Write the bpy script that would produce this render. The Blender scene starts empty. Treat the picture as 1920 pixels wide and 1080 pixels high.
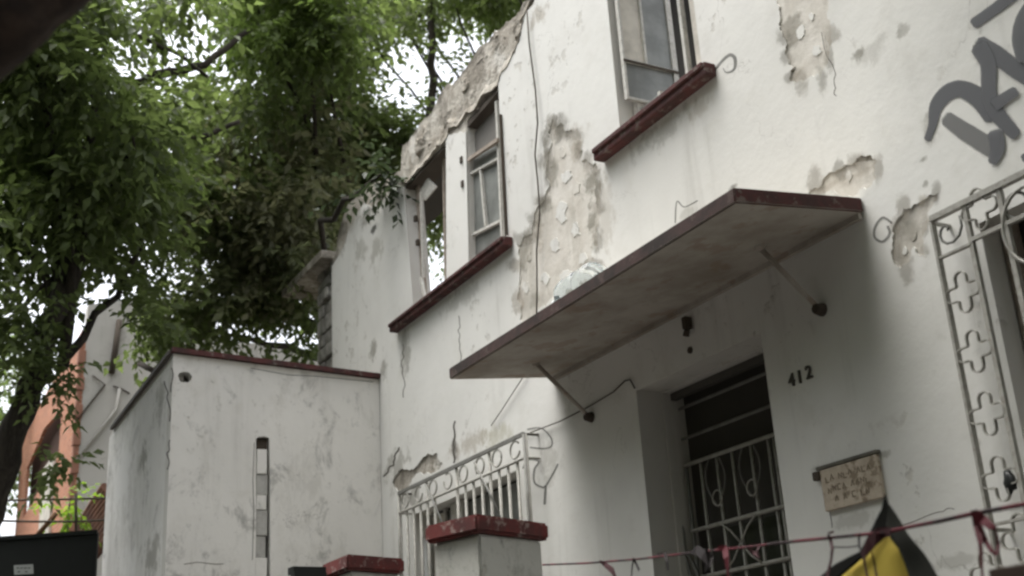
import bpy, bmesh, math, random
import numpy as np
from mathutils import Matrix, Vector
C = bpy.context.scene.collection
SC = bpy.context.scene
rnd = random.Random(7)

# ---------------------------------------------------------------- camera, world, sun, exposure
EYE = Vector((0, 0, 1.6))
RT = Vector((0.47173193, 0.87975444, -0.05917023))
UP = Vector((0.32771196, -0.1126316, 0.93803997))
FW = Vector((-0.81858039, 0.4618942, 0.34143797))
FPX = 2258.8
cam = bpy.data.cameras.new('camera'); cam.sensor_width = 36; cam.lens = FPX / 1920 * 36
cam.clip_end = 2000; cam.clip_start = 0.05
co = bpy.data.objects.new('camera', cam); C.objects.link(co)
M = Matrix((RT, UP, -FW)).transposed().to_4x4(); M.translation = EYE
co.matrix_world = M
SC.camera = co
SC.cycles.filter_width = 2.5
cam.dof.use_dof = True; cam.dof.focus_distance = 8.0; cam.dof.aperture_fstop = 2.2

SUN_EL, SUN_AZ = math.radians(76), math.radians(215)      # azimuth measured from +Y clockwise
w = bpy.data.worlds.new('World'); SC.world = w; w.use_nodes = True
nt = w.node_tree; bg = nt.nodes['Background']
sky = nt.nodes.new('ShaderNodeTexSky'); sky.sky_type = 'NISHITA'; sky.sun_disc = False
sky.sun_elevation = SUN_EL; sky.sun_rotation = SUN_AZ
sky.air_density = 1.0; sky.dust_density = 6.0; sky.ozone_density = 1.0
hs = nt.nodes.new('ShaderNodeHueSaturation'); hs.inputs['Saturation'].default_value = 0.24
nt.links.new(sky.outputs[0], hs.inputs['Color']); nt.links.new(hs.outputs[0], bg.inputs[0])
bg.inputs[1].default_value = 0.15
sl = bpy.data.lights.new('sun', 'SUN'); sl.energy = 0.8; sl.angle = math.radians(40); sl.color = (1.0, 0.982, 0.925)
so = bpy.data.objects.new('sun', sl); C.objects.link(so)
sd = Vector((math.sin(SUN_AZ) * math.cos(SUN_EL), math.cos(SUN_AZ) * math.cos(SUN_EL), math.sin(SUN_EL)))
so.rotation_euler = sd.to_track_quat('Z', 'Y').to_euler()
SC.view_settings.view_transform = 'Standard'; SC.view_settings.look = 'None'
SC.view_settings.gamma = 1; SC.view_settings.use_curve_mapping = False
SC.view_settings.exposure = 1.62
SC.cycles.max_bounces = 8; SC.cycles.transparent_max_bounces = 8

# ---------------------------------------------------------------- measuring: photo point -> point on a real plane
def ray(px, py):
    return FW + RT * ((px - 960) / FPX) - UP * ((py - 540) / FPX)
def at_y(px, py, Y): r = ray(px, py); return EYE + r * (Y / r.y)
def at_x(px, py, X): r = ray(px, py); return EYE + r * (X / r.x)
def at_z(px, py, Z): r = ray(px, py); return EYE + r * ((Z - 1.6) / r.z)
def at_d(px, py, d): r = ray(px, py).normalized(); return EYE + r * d
WY = 4.6                                           # the street face of the house
def F(px, py, Y=WY): p = at_y(px, py, Y); return (p.x, p.z)

# ---------------------------------------------------------------- object helpers
def tag(o, label=None, cat=None, group=None, kind=None):
    if label: o['label'] = label
    if cat: o['category'] = cat
    if group: o['group'] = group
    if kind: o['kind'] = kind
    return o
def empty(name, loc, label=None, cat=None, group=None, rz=0):
    o = bpy.data.objects.new(name, None); C.objects.link(o); o.location = loc; o.rotation_euler = (0, 0, rz)
    o.empty_display_size = 0.2
    bpy.context.view_layer.update()
    return tag(o, label, cat, group)
def link(name, me, mats=None, parent=None, local=False, smooth=False):
    o = bpy.data.objects.new(name, me); C.objects.link(o)
    for m in (mats if isinstance(mats, (list, tuple)) else [mats] if mats else []):
        me.materials.append(m)
    if smooth: me.shade_smooth()
    if parent:
        o.parent = parent
        if not local:
            mw = Matrix.Identity(4); q = parent; chain = []
            while q: chain.append(q); q = q.parent
            for q in reversed(chain): mw = mw @ q.matrix_parent_inverse @ q.matrix_basis
            o.matrix_parent_inverse = mw.inverted()
    return o
class MB:
    def __init__(s): s.bm = bmesh.new()
    def box(s, x0, x1, y0, y1, z0, z1, bev=0, mi=0):
        v = [s.bm.verts.new(p) for p in ((x0,y0,z0),(x1,y0,z0),(x1,y1,z0),(x0,y1,z0),(x0,y0,z1),(x1,y0,z1),(x1,y1,z1),(x0,y1,z1))]
        return s.hexa(v, bev, mi)
    def hexa(s, v, bev=0, mi=0):
        fs = [s.bm.faces.new([v[i] for i in q]) for q in ((0,3,2,1),(4,5,6,7),(0,1,5,4),(1,2,6,5),(2,3,7,6),(3,0,4,7))]
        for f in fs: f.material_index = mi
        if bev:
            es = list({e for f in fs for e in f.edges})
            bmesh.ops.bevel(s.bm, geom=es, offset=bev, segments=2, affect='EDGES', profile=0.6)
        return s
    def prism(s, pts, up, mi=0, bev=0):                 # pts: base loop (Vectors); up: Vector
        b = [s.bm.verts.new(p) for p in pts]; t = [s.bm.verts.new(Vector(p) + Vector(up)) for p in pts]
        n = len(b); fs = [s.bm.faces.new(list(reversed(b))), s.bm.faces.new(t)]
        fs += [s.bm.faces.new((b[i], b[(i+1) % n], t[(i+1) % n], t[i])) for i in range(n)]
        for f in fs: f.material_index = mi
        if bev:
            bmesh.ops.bevel(s.bm, geom=list({e for f in fs for e in f.edges}), offset=bev, segments=2, affect='EDGES')
        return s
    def tube(s, pts, r, n=8, cap=True, mi=0):
        pts = [Vector(p) for p in pts]; rs = r if isinstance(r, (list, tuple)) else [r] * len(pts)
        rings = []; ref = None
        for i, p in enumerate(pts):
            d = (pts[min(i+1, len(pts)-1)] - pts[max(i-1, 0)])
            if d.length < 1e-9: d = Vector((0, 0, 1))
            d.normalize()
            if ref is None: ref = Vector((0, 0, 1)) if abs(d.z) < 0.9 else Vector((1, 0, 0))
            a = (ref - d * ref.dot(d)).normalized(); b = d.cross(a); ref = a
            rings.append([s.bm.verts.new(p + (a * math.cos(2*math.pi*k/n) + b * math.sin(2*math.pi*k/n)) * rs[i]) for k in range(n)])
        for i in range(len(rings)-1):
            for k in range(n):
                f = s.bm.faces.new((rings[i][k], rings[i][(k+1) % n], rings[i+1][(k+1) % n], rings[i+1][k])); f.smooth = n > 4; f.material_index = mi
        if cap:
            s.bm.faces.new(list(reversed(rings[0]))).material_index = mi; s.bm.faces.new(rings[-1]).material_index = mi
        return s
    def bar(s, a, b, wv, hv, mi=0):                       # rectangular bar from a to b; wv, hv half-extents vectors
        a, b, wv, hv = map(Vector, (a, b, wv, hv))
        v = [s.bm.verts.new(p) for p in (a-wv-hv, a+wv-hv, a+wv+hv, a-wv+hv, b-wv-hv, b+wv-hv, b+wv+hv, b-wv+hv)]
        return s.hexa(v, 0, mi)
    def strip(s, pts, nrm, w, d):                         # flat bar following pts: width w across, depth d along nrm
        nrm = Vector(nrm).normalized(); pts = [Vector(p) for p in pts]; closed = (pts[0]-pts[-1]).length < 1e-6
        if closed: pts = pts[:-1]
        n = len(pts); R = []
        for i, p in enumerate(pts):
            if closed: t = pts[(i+1) % n] - pts[i-1]
            else: t = pts[min(i+1, n-1)] - pts[max(i-1, 0)]
            t.normalize(); q = nrm.cross(t).normalized() * (w/2)
            R.append([s.bm.verts.new(v) for v in (p - q, p + q, p + q + nrm*d, p - q + nrm*d)])
        for i in range(n if closed else n-1):
            a, b = R[i], R[(i+1) % n]
            for k in range(4): s.bm.faces.new((a[k], a[(k+1) % 4], b[(k+1) % 4], b[k]))
        if not closed:
            s.bm.faces.new(list(reversed(R[0]))); s.bm.faces.new(R[-1])
        return s
    def done(s, name, mats, parent=None, local=False, smooth=False):
        bmesh.ops.recalc_face_normals(s.bm, faces=s.bm.faces[:])
        me = bpy.data.meshes.new(name); s.bm.to_mesh(me); s.bm.free()
        return link(name, me, mats, parent, local, smooth)

def jag(pts, amp, depth=3, closed=False, seed=1):          # broken edge: midpoint displacement
    r = random.Random(seed); pts = [Vector((p[0], p[1])) for p in pts]
    for k in range(depth):
        out = []; n = len(pts)
        for i in range(n if closed else n-1):
            a, b = pts[i], pts[(i+1) % n]; d = b - a; out.append(a)
            if d.length > 0.02:
                out.append((a+b)/2 + Vector((-d.y, d.x)).normalized() * r.uniform(-1, 1) * min(amp, d.length*0.25))
        if not closed: out.append(pts[-1])
        pts = out; amp *= 0.55
    return [(p.x, p.y) for p in pts]

def sheet(name, outer, holes, to3d, thick_vec, mats, parent=None, side_mi=0):
    """a slab with a free outline and holes: 2D loops filled, then given thickness"""
    cu = bpy.data.curves.new(name, 'CURVE'); cu.dimensions = '2D'; cu.fill_mode = 'BOTH'; cu.extrude = 0.5
    for lp in [outer] + list(holes):
        sp = cu.splines.new('POLY'); sp.points.add(len(lp)-1); sp.use_cyclic_u = True
        for q, p in zip(sp.points, lp): q.co = (p[0], p[1], 0, 1)
    tmp = bpy.data.objects.new('tmp', cu); C.objects.link(tmp)
    dg = bpy.context.evaluated_depsgraph_get(); me = bpy.data.meshes.new_from_object(tmp.evaluated_get(dg))
    bpy.data.objects.remove(tmp); bpy.data.curves.remove(cu)
    tv = Vector(thick_vec)
    me.materials.clear()
    for poly in me.polygons: poly.material_index = side_mi if abs(poly.normal.z) < 0.5 else 0
    for v in me.vertices:
        v.co = Vector(to3d(v.co.x, v.co.y)) + tv * (0.5 - v.co.z)
    bm = bmesh.new(); bm.from_mesh(me); bmesh.ops.remove_doubles(bm, verts=bm.verts[:], dist=1e-5)
    bmesh.ops.recalc_face_normals(bm, faces=bm.faces[:]); bm.to_mesh(me); bm.free()
    me.shade_flat(); return link(name, me, mats, parent)

# ---------------------------------------------------------------- materials
class NT:
    def __init__(s, name):
        s.m = bpy.data.materials.new(name); s.m.use_nodes = True; s.t = s.m.node_tree
        s.b = s.t.nodes['Principled BSDF']; s.out = s.t.nodes['Material Output']
        s.co = s.t.nodes.new('ShaderNodeTexCoord').outputs['Object']
    def n(s, typ, ins=None, **kw):
        nd = s.t.nodes.new(typ)
        for k, v in kw.items(): setattr(nd, k, v)
        for k, v in (ins or {}).items():
            if isinstance(v, bpy.types.NodeSocket): s.t.links.new(v, nd.inputs[k])
            else: nd.inputs[k].default_value = v
        return nd
    def map(s, scale=(1,1,1), loc=(0,0,0)): return s.n('ShaderNodeMapping', {'Vector': s.co, 'Scale': scale, 'Location': loc}).outputs[0]
    def noise(s, scale, det=4, rough=0.6, vec=None, dist=0.0):
        return s.n('ShaderNodeTexNoise', {'Vector': vec or s.co, 'Scale': scale, 'Detail': det, 'Roughness': rough, 'Distortion': dist}).outputs['Fac']
    def ss(s, v, a, b, lo=0, hi=1, kind='SMOOTHSTEP'):
        return s.n('ShaderNodeMapRange', {'Value': v, 'From Min': a, 'From Max': b, 'To Min': lo, 'To Max': hi}, interpolation_type=kind).outputs[0]
    def math(s, op, a, b=0.0, c=0.0): return s.n('ShaderNodeMath', {0: a, 1: b, 2: c}, operation=op).outputs[0]
    def mul(s, *a):
        r = a[0]
        for x in a[1:]: r = s.math('MULTIPLY', r, x)
        return r
    def mix(s, f, a, b):
        nd = s.t.nodes.new('ShaderNodeMix'); nd.data_type = 'RGBA'
        for k, v in ((0, f), (6, a), (7, b)):
            if isinstance(v, bpy.types.NodeSocket): s.t.links.new(v, nd.inputs[k])
            else: nd.inputs[k].default_value = v if k == 0 else (*v, 1) if len(v) == 3 else v
        return nd.outputs[2]
    def set(s, col=None, rough=0.9, bump=None, bd=0.01, bs=0.5, metal=0, spec=0.3):
        if col is not None:
            if isinstance(col, bpy.types.NodeSocket): s.t.links.new(col, s.b.inputs['Base Color'])
            else: s.b.inputs['Base Color'].default_value = (*col, 1)
        s.b.inputs['Roughness'].default_value = rough; s.b.inputs['Metallic'].default_value = metal
        s.b.inputs['Specular IOR Level'].default_value = spec
        if bump is not None:
            bp = s.n('ShaderNodeBump', {'Height': bump, 'Distance': bd, 'Strength': bs}); s.t.links.new(bp.outputs[0], s.b.inputs['Normal'])
        return s.m
def blot(t, cx, cz, rx, rz, n, thr=0.42, soft=0.3):
    """a stain with a shape of its own round (cx, cz) on the wall: noise-torn ellipse"""
    v = t.n('ShaderNodeMapping', {'Vector': t.co, 'Location': (-cx/rx, 0, -cz/rz), 'Scale': (1/rx, 0, 1/rz)}).outputs[0]
    l = t.n('ShaderNodeVectorMath', {0: v}, operation='LENGTH').outputs['Value']
    k = t.math('SUBTRACT', t.math('MULTIPLY_ADD', n, 3.0, -0.55), l)        # >0 inside, ragged
    return t.ss(k, thr - soft, thr + soft)

def plaster(name, base=(0.70,0.695,0.66), dirt=(0.22,0.205,0.18), stains=(), grime=0.5, streak=0.6, scuff=0.0, k=1.0):
    t = NT(name)
    big = t.noise(0.7*k, 4, 0.6); mid = t.noise(3.2*k, 5, 0.65); fine = t.noise(60, 4, 0.6)
    col = t.mix(t.ss(big, 0.35, 0.7), base, tuple(c*0.88 for c in base))
    col = t.mix(t.mul(t.ss(mid, 0.52, 0.75), 0.30*grime), col, (base[0]*0.72, base[1]*0.70, base[2]*0.66))
    st = t.noise(1.0, 5, 0.65, t.map((4.5, 4.5, 0.35)))      # rain streaks
    col = t.mix(t.mul(t.ss(st, 0.53, 0.72), t.ss(big, 0.3, 0.65), 0.42*streak), col, dirt)
    sp = t.noise(16, 4, 0.7, t.map((1, 1, 0.7)))             # scuffs and mould specks
    col = t.mix(t.mul(t.ss(sp, 0.66, 0.74), t.ss(t.noise(1.7, 3), 0.48, 0.68), 0.55*grime), col, dirt)
    if scuff:
        s2 = t.noise(3.2*k, 8, 0.74, t.map((1, 1, 0.8), (9, 3, 0)), 0.4)
        col = t.mix(t.mul(t.ss(s2, 0.53, 0.68), scuff), col, (0.20,0.195,0.18))
        s3 = t.noise(1.4*k, 8, 0.8, t.map((1.6, 1.6, 0.7), (2, 7, 1)), 0.3)
        col = t.mix(t.mul(t.ss(s3, 0.52, 0.64), scuff*0.6), col, (base[0]*0.62, base[1]*0.61, base[2]*0.58))
        s4 = t.noise(22*k, 5, 0.75); col = t.mix(t.mul(t.ss(s4, 0.60, 0.70), t.ss(s3, 0.44, 0.58), scuff*0.8), col, (0.15,0.145,0.13))
    ns = t.noise(9, 7, 0.7, t.map((1, 1, 0.75))) if stains else None
    for cx, cz, rx, rz, a, c in stains:
        col = t.mix(t.math('MULTIPLY', blot(t, cx, cz, rx, rz, ns), a), col, c)
    ch_ = t.mul(t.ss(t.noise(7*k, 7, 0.72, t.map((1,1,1),(6,2,8))), 0.595, 0.615), t.ss(t.noise(0.8*k, 3, 0.5, t.map((1,1,1),(1,9,4))), 0.52, 0.66))
    col = t.mix(t.mul(ch_, 0.5), col, (base[0]*0.70, base[1]*0.67, base[2]*0.61))
    rim_ = t.mul(t.ss(t.noise(7*k, 7, 0.72, t.map((1,1,1),(6,2,7.985))), 0.590, 0.605), t.math('SUBTRACT', 1.0, ch_), t.ss(t.noise(0.8*k, 3, 0.5, t.map((1,1,1),(1,9,4))), 0.52, 0.66), 0.55)
    col = t.mix(rim_, col, dirt)
    hair = t.ss(t.math('ABSOLUTE', t.math('SUBTRACT', t.noise(1.6, 6, 0.55, None, 0.5), 0.5)), 0.0, 0.004)   # hairline cracks
    gate = t.ss(t.noise(0.9, 2), 0.52, 0.62)
    col = t.mix(t.mul(t.math('SUBTRACT', 1.0, hair), gate, 0.5), col, dirt)
    h = t.math('ADD', t.math('SUBTRACT', t.mul(mid, 0.9), t.mul(ch_, 0.35)), t.math('ADD', t.mul(fine, 0.12), t.mul(t.noise(14, 4), 0.3)))
    return t.set(col, 0.92, h, 0.009, 0.5)

def masonry(name, a=(0.50,0.455,0.40), b=(0.33,0.295,0.25), c=(0.17,0.15,0.12), rel=1.0, stains=()):
    t = NT(name)
    n1 = t.noise(3.5, 6, 0.7); n2 = t.noise(9, 5, 0.7); st = t.noise(1.0, 4, 0.6, t.map((6, 6, 0.9)))
    col = t.mix(t.ss(n1, 0.36, 0.66), a, b); col = t.mix(t.mul(t.ss(n2, 0.56, 0.72), 0.6*rel**0.5), col, c)
    col = t.mix(t.mul(t.ss(st, 0.52, 0.68), 0.55*rel**0.5), col, c)
    col = t.mix(t.mul(t.ss(t.noise(2.6, 4, 0.6, t.map((1,1,1),(5,1,2))), 0.56, 0.66), 0.8), col, (0.60,0.58,0.53))
    ns = t.noise(9, 7, 0.7) if stains else None
    for cx, cz, rx, rz, a_, c_ in stains: col = t.mix(t.math('MULTIPLY', blot(t, cx, cz, rx, rz, ns), a_), col, c_)
    col = t.mix(t.mul(t.ss(t.noise(1.7, 6, 0.7, t.map((1,1,0.8),(3,3,3))), 0.50, 0.62), 0.55*rel**0.7), col, c)
    h = t.math('ADD', n1, t.math('ADD', t.mul(n2, 0.5), t.mul(t.noise(40, 3), 0.12)))
    return t.set(col, 0.95, h, 0.05*rel, 0.85*rel)

def paint(name, col, dark, rough=0.7, flake=None, fa=0.5, sc=7.0, ft=0.58):
    t = NT(name); n = t.noise(sc, 5, 0.65)
    c = t.mix(t.ss(n, 0.35, 0.7), col, dark)
    if flake is not None: c = t.mix(t.mul(t.ss(t.noise(sc*1.9, 5, 0.7, t.map((1,1,1),(4,2,7))), ft, ft+0.07), fa), c, flake)
    return t.set(c, rough, t.math('ADD', n, t.mul(t.noise(50, 3), 0.2)), 0.008, 0.5)
def simple(name, col, rough=0.8, metal=0, var=0.2, sc=8.0, spec=0.3):
    t = NT(name); n = t.noise(sc, 4, 0.6)
    return t.set(t.mix(n, col, tuple(x*(1-var) for x in col)), rough, n, 0.004, 0.3, metal, spec)

DK = (0.12,0.11,0.095); BR = (0.33,0.29,0.23); GN = (0.20,0.19,0.155)
def S(px, py, rpx, rpy, a, c, Y=WY):                     # a stain measured on the wall
    x, z = F(px, py, Y); x2, _ = F(px + rpx, py, Y); _, z2 = F(px, py + rpy, Y)
    return (x, z, max(abs(x2-x), 0.03), max(abs(z2-z), 0.03), a, c)
house_stains = []
house_stains += [
    S(1112,350,24,50,0.8,GN), S(1112,430,14,60,0.7,GN), S(1135,400,26,90,0.35,BR), S(1026,300,9,70,0.7,GN), S(1035,240,16,20,0.7,GN), S(1085,280,14,30,0.6,GN), S(1016,385,14,24,0.7,GN), S(1010,420,16,70,0.55,GN), S(985,500,18,60,0.5,BR), S(1075,270,40,40,0.4,BR),
    S(1240,245,90,36,0.42,GN), S(1310,205,40,30,0.4,BR), S(870,555,60,26,0.35,GN), S(760,660,16,60,0.6,GN), S(745,880,30,60,0.55,GN),
    S(885,830,60,30,0.55,BR), S(930,815,40,40,0.4,(0.36,0.34,0.22)), S(852,835,6,40,0.8,DK), S(770,930,30,30,0.6,GN), S(1030,860,30,60,0.35,GN),
    S(1610,100,20,16,0.7,GN), S(1690,60,24,18,0.5,GN), S(1640,90,70,30,0.3,GN), S(1730,300,14,10,0.7,GN), S(1735,345,10,8,0.6,GN),
    S(1590,340,60,40,0.5,BR), S(1745,240,22,40,0.5,GN), S(1375,350,10,8,0.7,DK), S(690,405,28,26,0.75,(0.20,0.19,0.16)), S(702,428,9,12,0.9,(0.06,0.06,0.05)),
    S(676,470,16,30,0.7,(0.36,0.35,0.31)), S(705,470,16,32,0.7,(0.36,0.35,0.31)), S(660,420,22,40,0.6,(0.40,0.38,0.34)), S(720,370,26,26,0.6,GN),
    S(640,450,12,50,0.4,GN), S(700,660,10,30,0.7,GN), S(720,690,8,40,0.6,GN), S(1700,430,26,34,0.5,BR), S(1290,400,26,14,0.3,GN),
    S(1530,880,20,14,0.5,GN), S(1600,975,70,20,0.35,GN), S(1660,850,10,10,0.5,GN), S(1800,1050,90,18,0.3,GN), S(1010,30,30,30,0.6,BR), S(1830,830,12,10,0.4,GN)]
old_stains = [S(1050,250,22,30,0.7,GN), S(1038,320,10,50,0.6,GN), S(1085,275,20,26,0.6,GN), S(1108,340,26,40,0.8,GN), S(1108,420,16,60,0.75,GN), S(1020,390,20,26,0.7,GN), S(1010,440,14,60,0.6,BR), S(980,480,16,40,0.6,GN), S(1000,560,16,30,0.5,GN),
    S(1485,50,26,50,0.75,(0.25,0.235,0.20)), S(1490,140,20,16,0.6,BR), S(1620,320,40,12,0.5,BR), S(1705,430,26,36,0.7,(0.27,0.255,0.22)), S(1560,345,40,14,0.3,BR)]
m_wall = plaster('white_lime_plaster', stains=house_stains, grime=0.9, streak=0.6)
m_annex = plaster('grubby_white_plaster', (0.73,0.71,0.665), grime=1.2, streak=0.5, scuff=0.6)
AY0 = 2.513
m_annexf = plaster('stained_white_plaster', (0.76,0.75,0.72), grime=0.9, streak=0.55, scuff=0.6, stains=[S(228,900,34,130,0.85,(0.80,0.795,0.775),AY0), S(235,1060,30,60,0.8,(0.80,0.795,0.775),AY0), S(268,860,10,50,0.7,GN,AY0), S(285,1040,22,60,0.6,GN,AY0), S(300,760,16,60,0.5,GN,AY0)])
m_masonry = masonry('bared_masonry', (0.47,0.44,0.385), (0.30,0.27,0.225), (0.115,0.10,0.078))
m_old = masonry('old_pink_render', (0.63,0.605,0.555), (0.53,0.50,0.445), (0.30,0.28,0.23), 0.45, old_stains)
m_reveal = plaster('dirty_reveal_plaster', (0.64,0.625,0.585), grime=0.8, streak=0.5)
m_stone = masonry('grey_rubble', (0.36,0.35,0.32), (0.25,0.24,0.215), (0.10,0.095,0.08))
m_red = paint('oxblood_paint', (0.085,0.028,0.026), (0.042,0.023,0.021), 0.8, (0.15,0.125,0.11), 0.75, 6, 0.56)
m_edge = paint('mouldy_edge', (0.070,0.042,0.038), (0.034,0.027,0.024), 0.85, (0.10,0.075,0.066), 0.7, 5)
m_redworn = paint('worn_red_paint', (0.155,0.036,0.033), (0.085,0.035,0.033), 0.8, (0.30,0.24,0.215), 0.7, 7, 0.545)
m_soffit = paint('stained_soffit', (0.44,0.41,0.365), (0.29,0.255,0.215), 0.9, (0.27,0.19,0.135), 0.45, 2.0, 0.54)
m_white = paint('chalky_white_paint', (0.60,0.585,0.54), (0.46,0.45,0.41), 0.6, (0.20,0.16,0.12), 0.45, 22)
m_iron = paint('white_painted_iron', (0.38,0.37,0.335), (0.28,0.27,0.24), 0.55, (0.16,0.10,0.07), 0.35, 26)
m_wood = paint('bleached_wood', (0.36,0.31,0.26), (0.22,0.18,0.15), 0.85, (0.5,0.48,0.43), 0.5, 14)
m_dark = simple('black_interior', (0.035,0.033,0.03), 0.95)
m_inside = simple('grey_inner_plaster', (0.24,0.225,0.20), 0.95)
m_steel = simple('black_painted_steel', (0.014,0.016,0.015), 0.5, 0, 0.3)
m_rust = simple('rusty_bracket', (0.075,0.060,0.046), 0.9)
def glass(name, col, rough, a=0.6):
    t = NT(name); n = t.noise(5, 4); t.set(t.mix(t.ss(n, 0.3, 0.7), col, tuple(c*0.65 for c in col)), rough, spec=0.5); return t.m
m_pane = glass('dusty_glass', (0.24,0.25,0.235), 0.5)
m_paneL = glass('frosted_glass', (0.66,0.62,0.54), 0.7)
m_paneD = glass('dark_glass', (0.05,0.052,0.042), 0.2)
m_spray = simple('grey_spray_paint', (0.115,0.118,0.125), 0.6, 0, 0.25, 3)
m_sprayl = simple('thin_grey_spray', (0.26,0.26,0.25), 0.7, 0, 0.3, 6)
m_pen = simple('dark_marker', (0.17,0.165,0.15), 0.8, 0, 0.2)
m_crack = simple('dark_line', (0.10,0.09,0.075), 0.95)  # dark brown tone of the cracks themselves and of the cables

# ---------------------------------------------------------------- ground
def quad(name, x0, x1, y0, y1, z, m, kind='structure', label=None):
    b = MB(); b.box(x0, x1, y0, y1, z - 0.05, z); return tag(b.done(name, m), label, kind=kind)
quad('ground', -600, 600, -600, 600, -0.15, simple('earth', (0.10,0.09,0.07), 0.95))
quad('road', -200, 200, -9, -1.5, -0.13, simple('asphalt', (0.05,0.05,0.052), 0.9, sc=30))
quad('pavement', -200, 200, -1.5, 2.3, 0.0, simple('concrete_paving', (0.12,0.115,0.105), 0.9, sc=3))
quad('path', -12, 4, 2.3, 9.3, 0.02, simple('yard_concrete', (0.085,0.08,0.072), 0.9, sc=2))

# ---------------------------------------------------------------- THE HOUSE
house = empty('house', (-6, WY, 0), 'derelict two-storey white house with flaking plaster, broken windows and a red-edged door canopy', 'house')
WL, WR = F(622, 490)[0], 1.6
# openings (photo-measured corners on the street face)
w1 = [F(834, 266), F(836, 536), F(797, 568), F(766, 590), F(763, 344)]
w1s = [F(836, 264), F(838, 536), F(779, 585), F(768, 352), F(757, 345)]
w2 = [F(933, 158), F(950, 450), F(880, 505), F(873, 240)]
w2top = jag([F(873, 228), F(890, 205), F(898, 187), F(916, 166), F(933, 158)], 0.08, 3, seed=5)
wr = dict(x0=-6.413, x1=-5.426, z0=5.47, z1=7.0)
dr = dict(x0=-6.53, x1=-5.21, z1=3.69)
wl = dict(x0=F(775, 970)[0], x1=F(968, 870)[0], z0=2.0, z1=3.50)
gr = dict(x0=-3.57, x1=-1.9, z0=2.42, z1=3.73)
def rect(x0, x1, z0, z1): return [(x0, z0), (x1, z0), (x1, z1), (x0, z1)]
ZT = 7.62
roof = [F(986, 0), F(966, 27), F(939, 50), F(912, 78), F(873, 124), F(854, 150), F(827, 171), F(815, 198), F(788, 229), F(772, 253), F(753, 272),
        F(749, 320), F(702, 342), F(671, 361), F(648, 389), F(638, 420), F(630, 460), (WL, F(622, 487)[1])]
roofj = jag([(WR, ZT), (-4.0, ZT), (-6.6, ZT - 0.02)] + roof, 0.05, 3, seed=3)
mas_outer = roofj + [(WL, 0.0), (WR, 0.0)]
sp_main = [F(1034,224), F(1044,238), F(1052,230), F(1058,246), F(1071,241), F(1080,262), F(1079,276), F(1094,283), F(1090,303), F(1113,308), F(1124,322), F(1116,345), F(1118,372), F(1126,395), F(1117,425), F(1121,462), F(1108,478), F(1112,520), F(1098,560),
           F(1060,590), F(1040,560), F(1022,575), F(1000,600), F(975,600), F(970,556), F(973,481), F(968,455), F(985,441), F(997,437), F(1001,400), F(1015,381), F(1030,348), F(1024,322), F(1027,296), F(1034,267), F(1029,245)]
sp_top = [(F(1452,0)[0]-0.03, 6.95), F(1452,0), F(1469,72), F(1474,106), F(1490,125), F(1479,147), F(1495,154), F(1520,142), F(1539,144), F(1553,115), F(1558,72), F(1553,0), (F(1553,0)[0]+0.02, 6.9)]
sp_can = [F(1515,362), F(1545,333), F(1570,318), F(1600,306), F(1645,302), F(1643,335), F(1632,350), F(1600,368)]
sp_gr = [F(1693,388), F(1722,380), F(1760,361), F(1742,395), F(1731,440), F(1738,484), F(1725,480), F(1712,462), F(1700,494), F(1688,503), F(1672,485), F(1673,447), F(1680,414)]
sp_low = [F(735,905), F(760,880), F(790,862), F(820,850), F(830,868), F(800,885), F(770,905), F(745,920)]
spalls = [jag(q, 0.045, 4, True, 11+i) for i, q in enumerate((sp_main, sp_top, sp_can, sp_gr, sp_low))]
to_wall = lambda Y: (lambda x, z: (x, Y, z))
# bared masonry body (33 cm) behind a 3 cm plaster skin
win1_hole = [F(757, 347), F(769, 372), F(776, 590), F(797, 570), F(836, 536), F(834, 268)]
win1_hole = [F(757, 347), F(836, 264), F(838, 540), F(774, 596)]
win2_hole = [F(951, 455), F(878, 512)] + [(x, z) for x, z in w2top]
holes_m = [win1_hole, win2_hole, rect(**wr), rect(dr['x0'], dr['x1'], 0.02, dr['z1']), rect(wl['x0'], wl['x1'], wl['z0'], wl['z1']), rect(gr['x0'], gr['x1'], gr['z0'], gr['z1'])]
def rebate(h, e):                                         # masonry set back a touch from the plaster's edge
    cx = sum(p[0] for p in h)/len(h); cz = sum(p[1] for p in h)/len(h)
    return [(p[0] + math.copysign(e, p[0]-cx), p[1] + math.copysign(e, p[1]-cz)) for p in h]
sheet('masonry', mas_outer, [win1_hole, win2_hole] + [rebate(h, 0.012) for h in holes_m[2:]], to_wall(WY + 0.0145), (0, 0.20, 0), [m_masonry, m_reveal], house, 1)
# plaster skin: broken away along the roofline and over the two left windows
top_edge = jag([(-6.75, ZT - 0.03), F(1006, -8), F(990, 18), F(979, 50), F(973, 80), F(966, 100), F(955, 113), F(941, 133), F(934, 157)], 0.03, 3, seed=8)
mid_post = jag([F(873, 246), F(858, 250), F(843, 252), F(836, 262)], 0.03, 2, seed=9)
left_edge = jag([F(757, 350), F(735, 362), F(715, 382), F(690, 384), F(668, 398), F(655, 430), F(640, 470), (WL - 0.01, F(622, 497)[1])], 0.05, 3, seed=10)
pl_outer = [(WR, ZT - 0.03), (-4.0, ZT - 0.03)] + top_edge + [F(950, 450), F(879, 506)] + mid_post + [F(837, 538), F(776, 592)] + left_edge + [(WL - 0.01, 0.01), (WR, 0.01)]
sheet('wall', pl_outer, holes_m[2:] + spalls, to_wall(WY), (0, 0.009, 0), [m_wall, m_reveal], house, 1)
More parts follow.
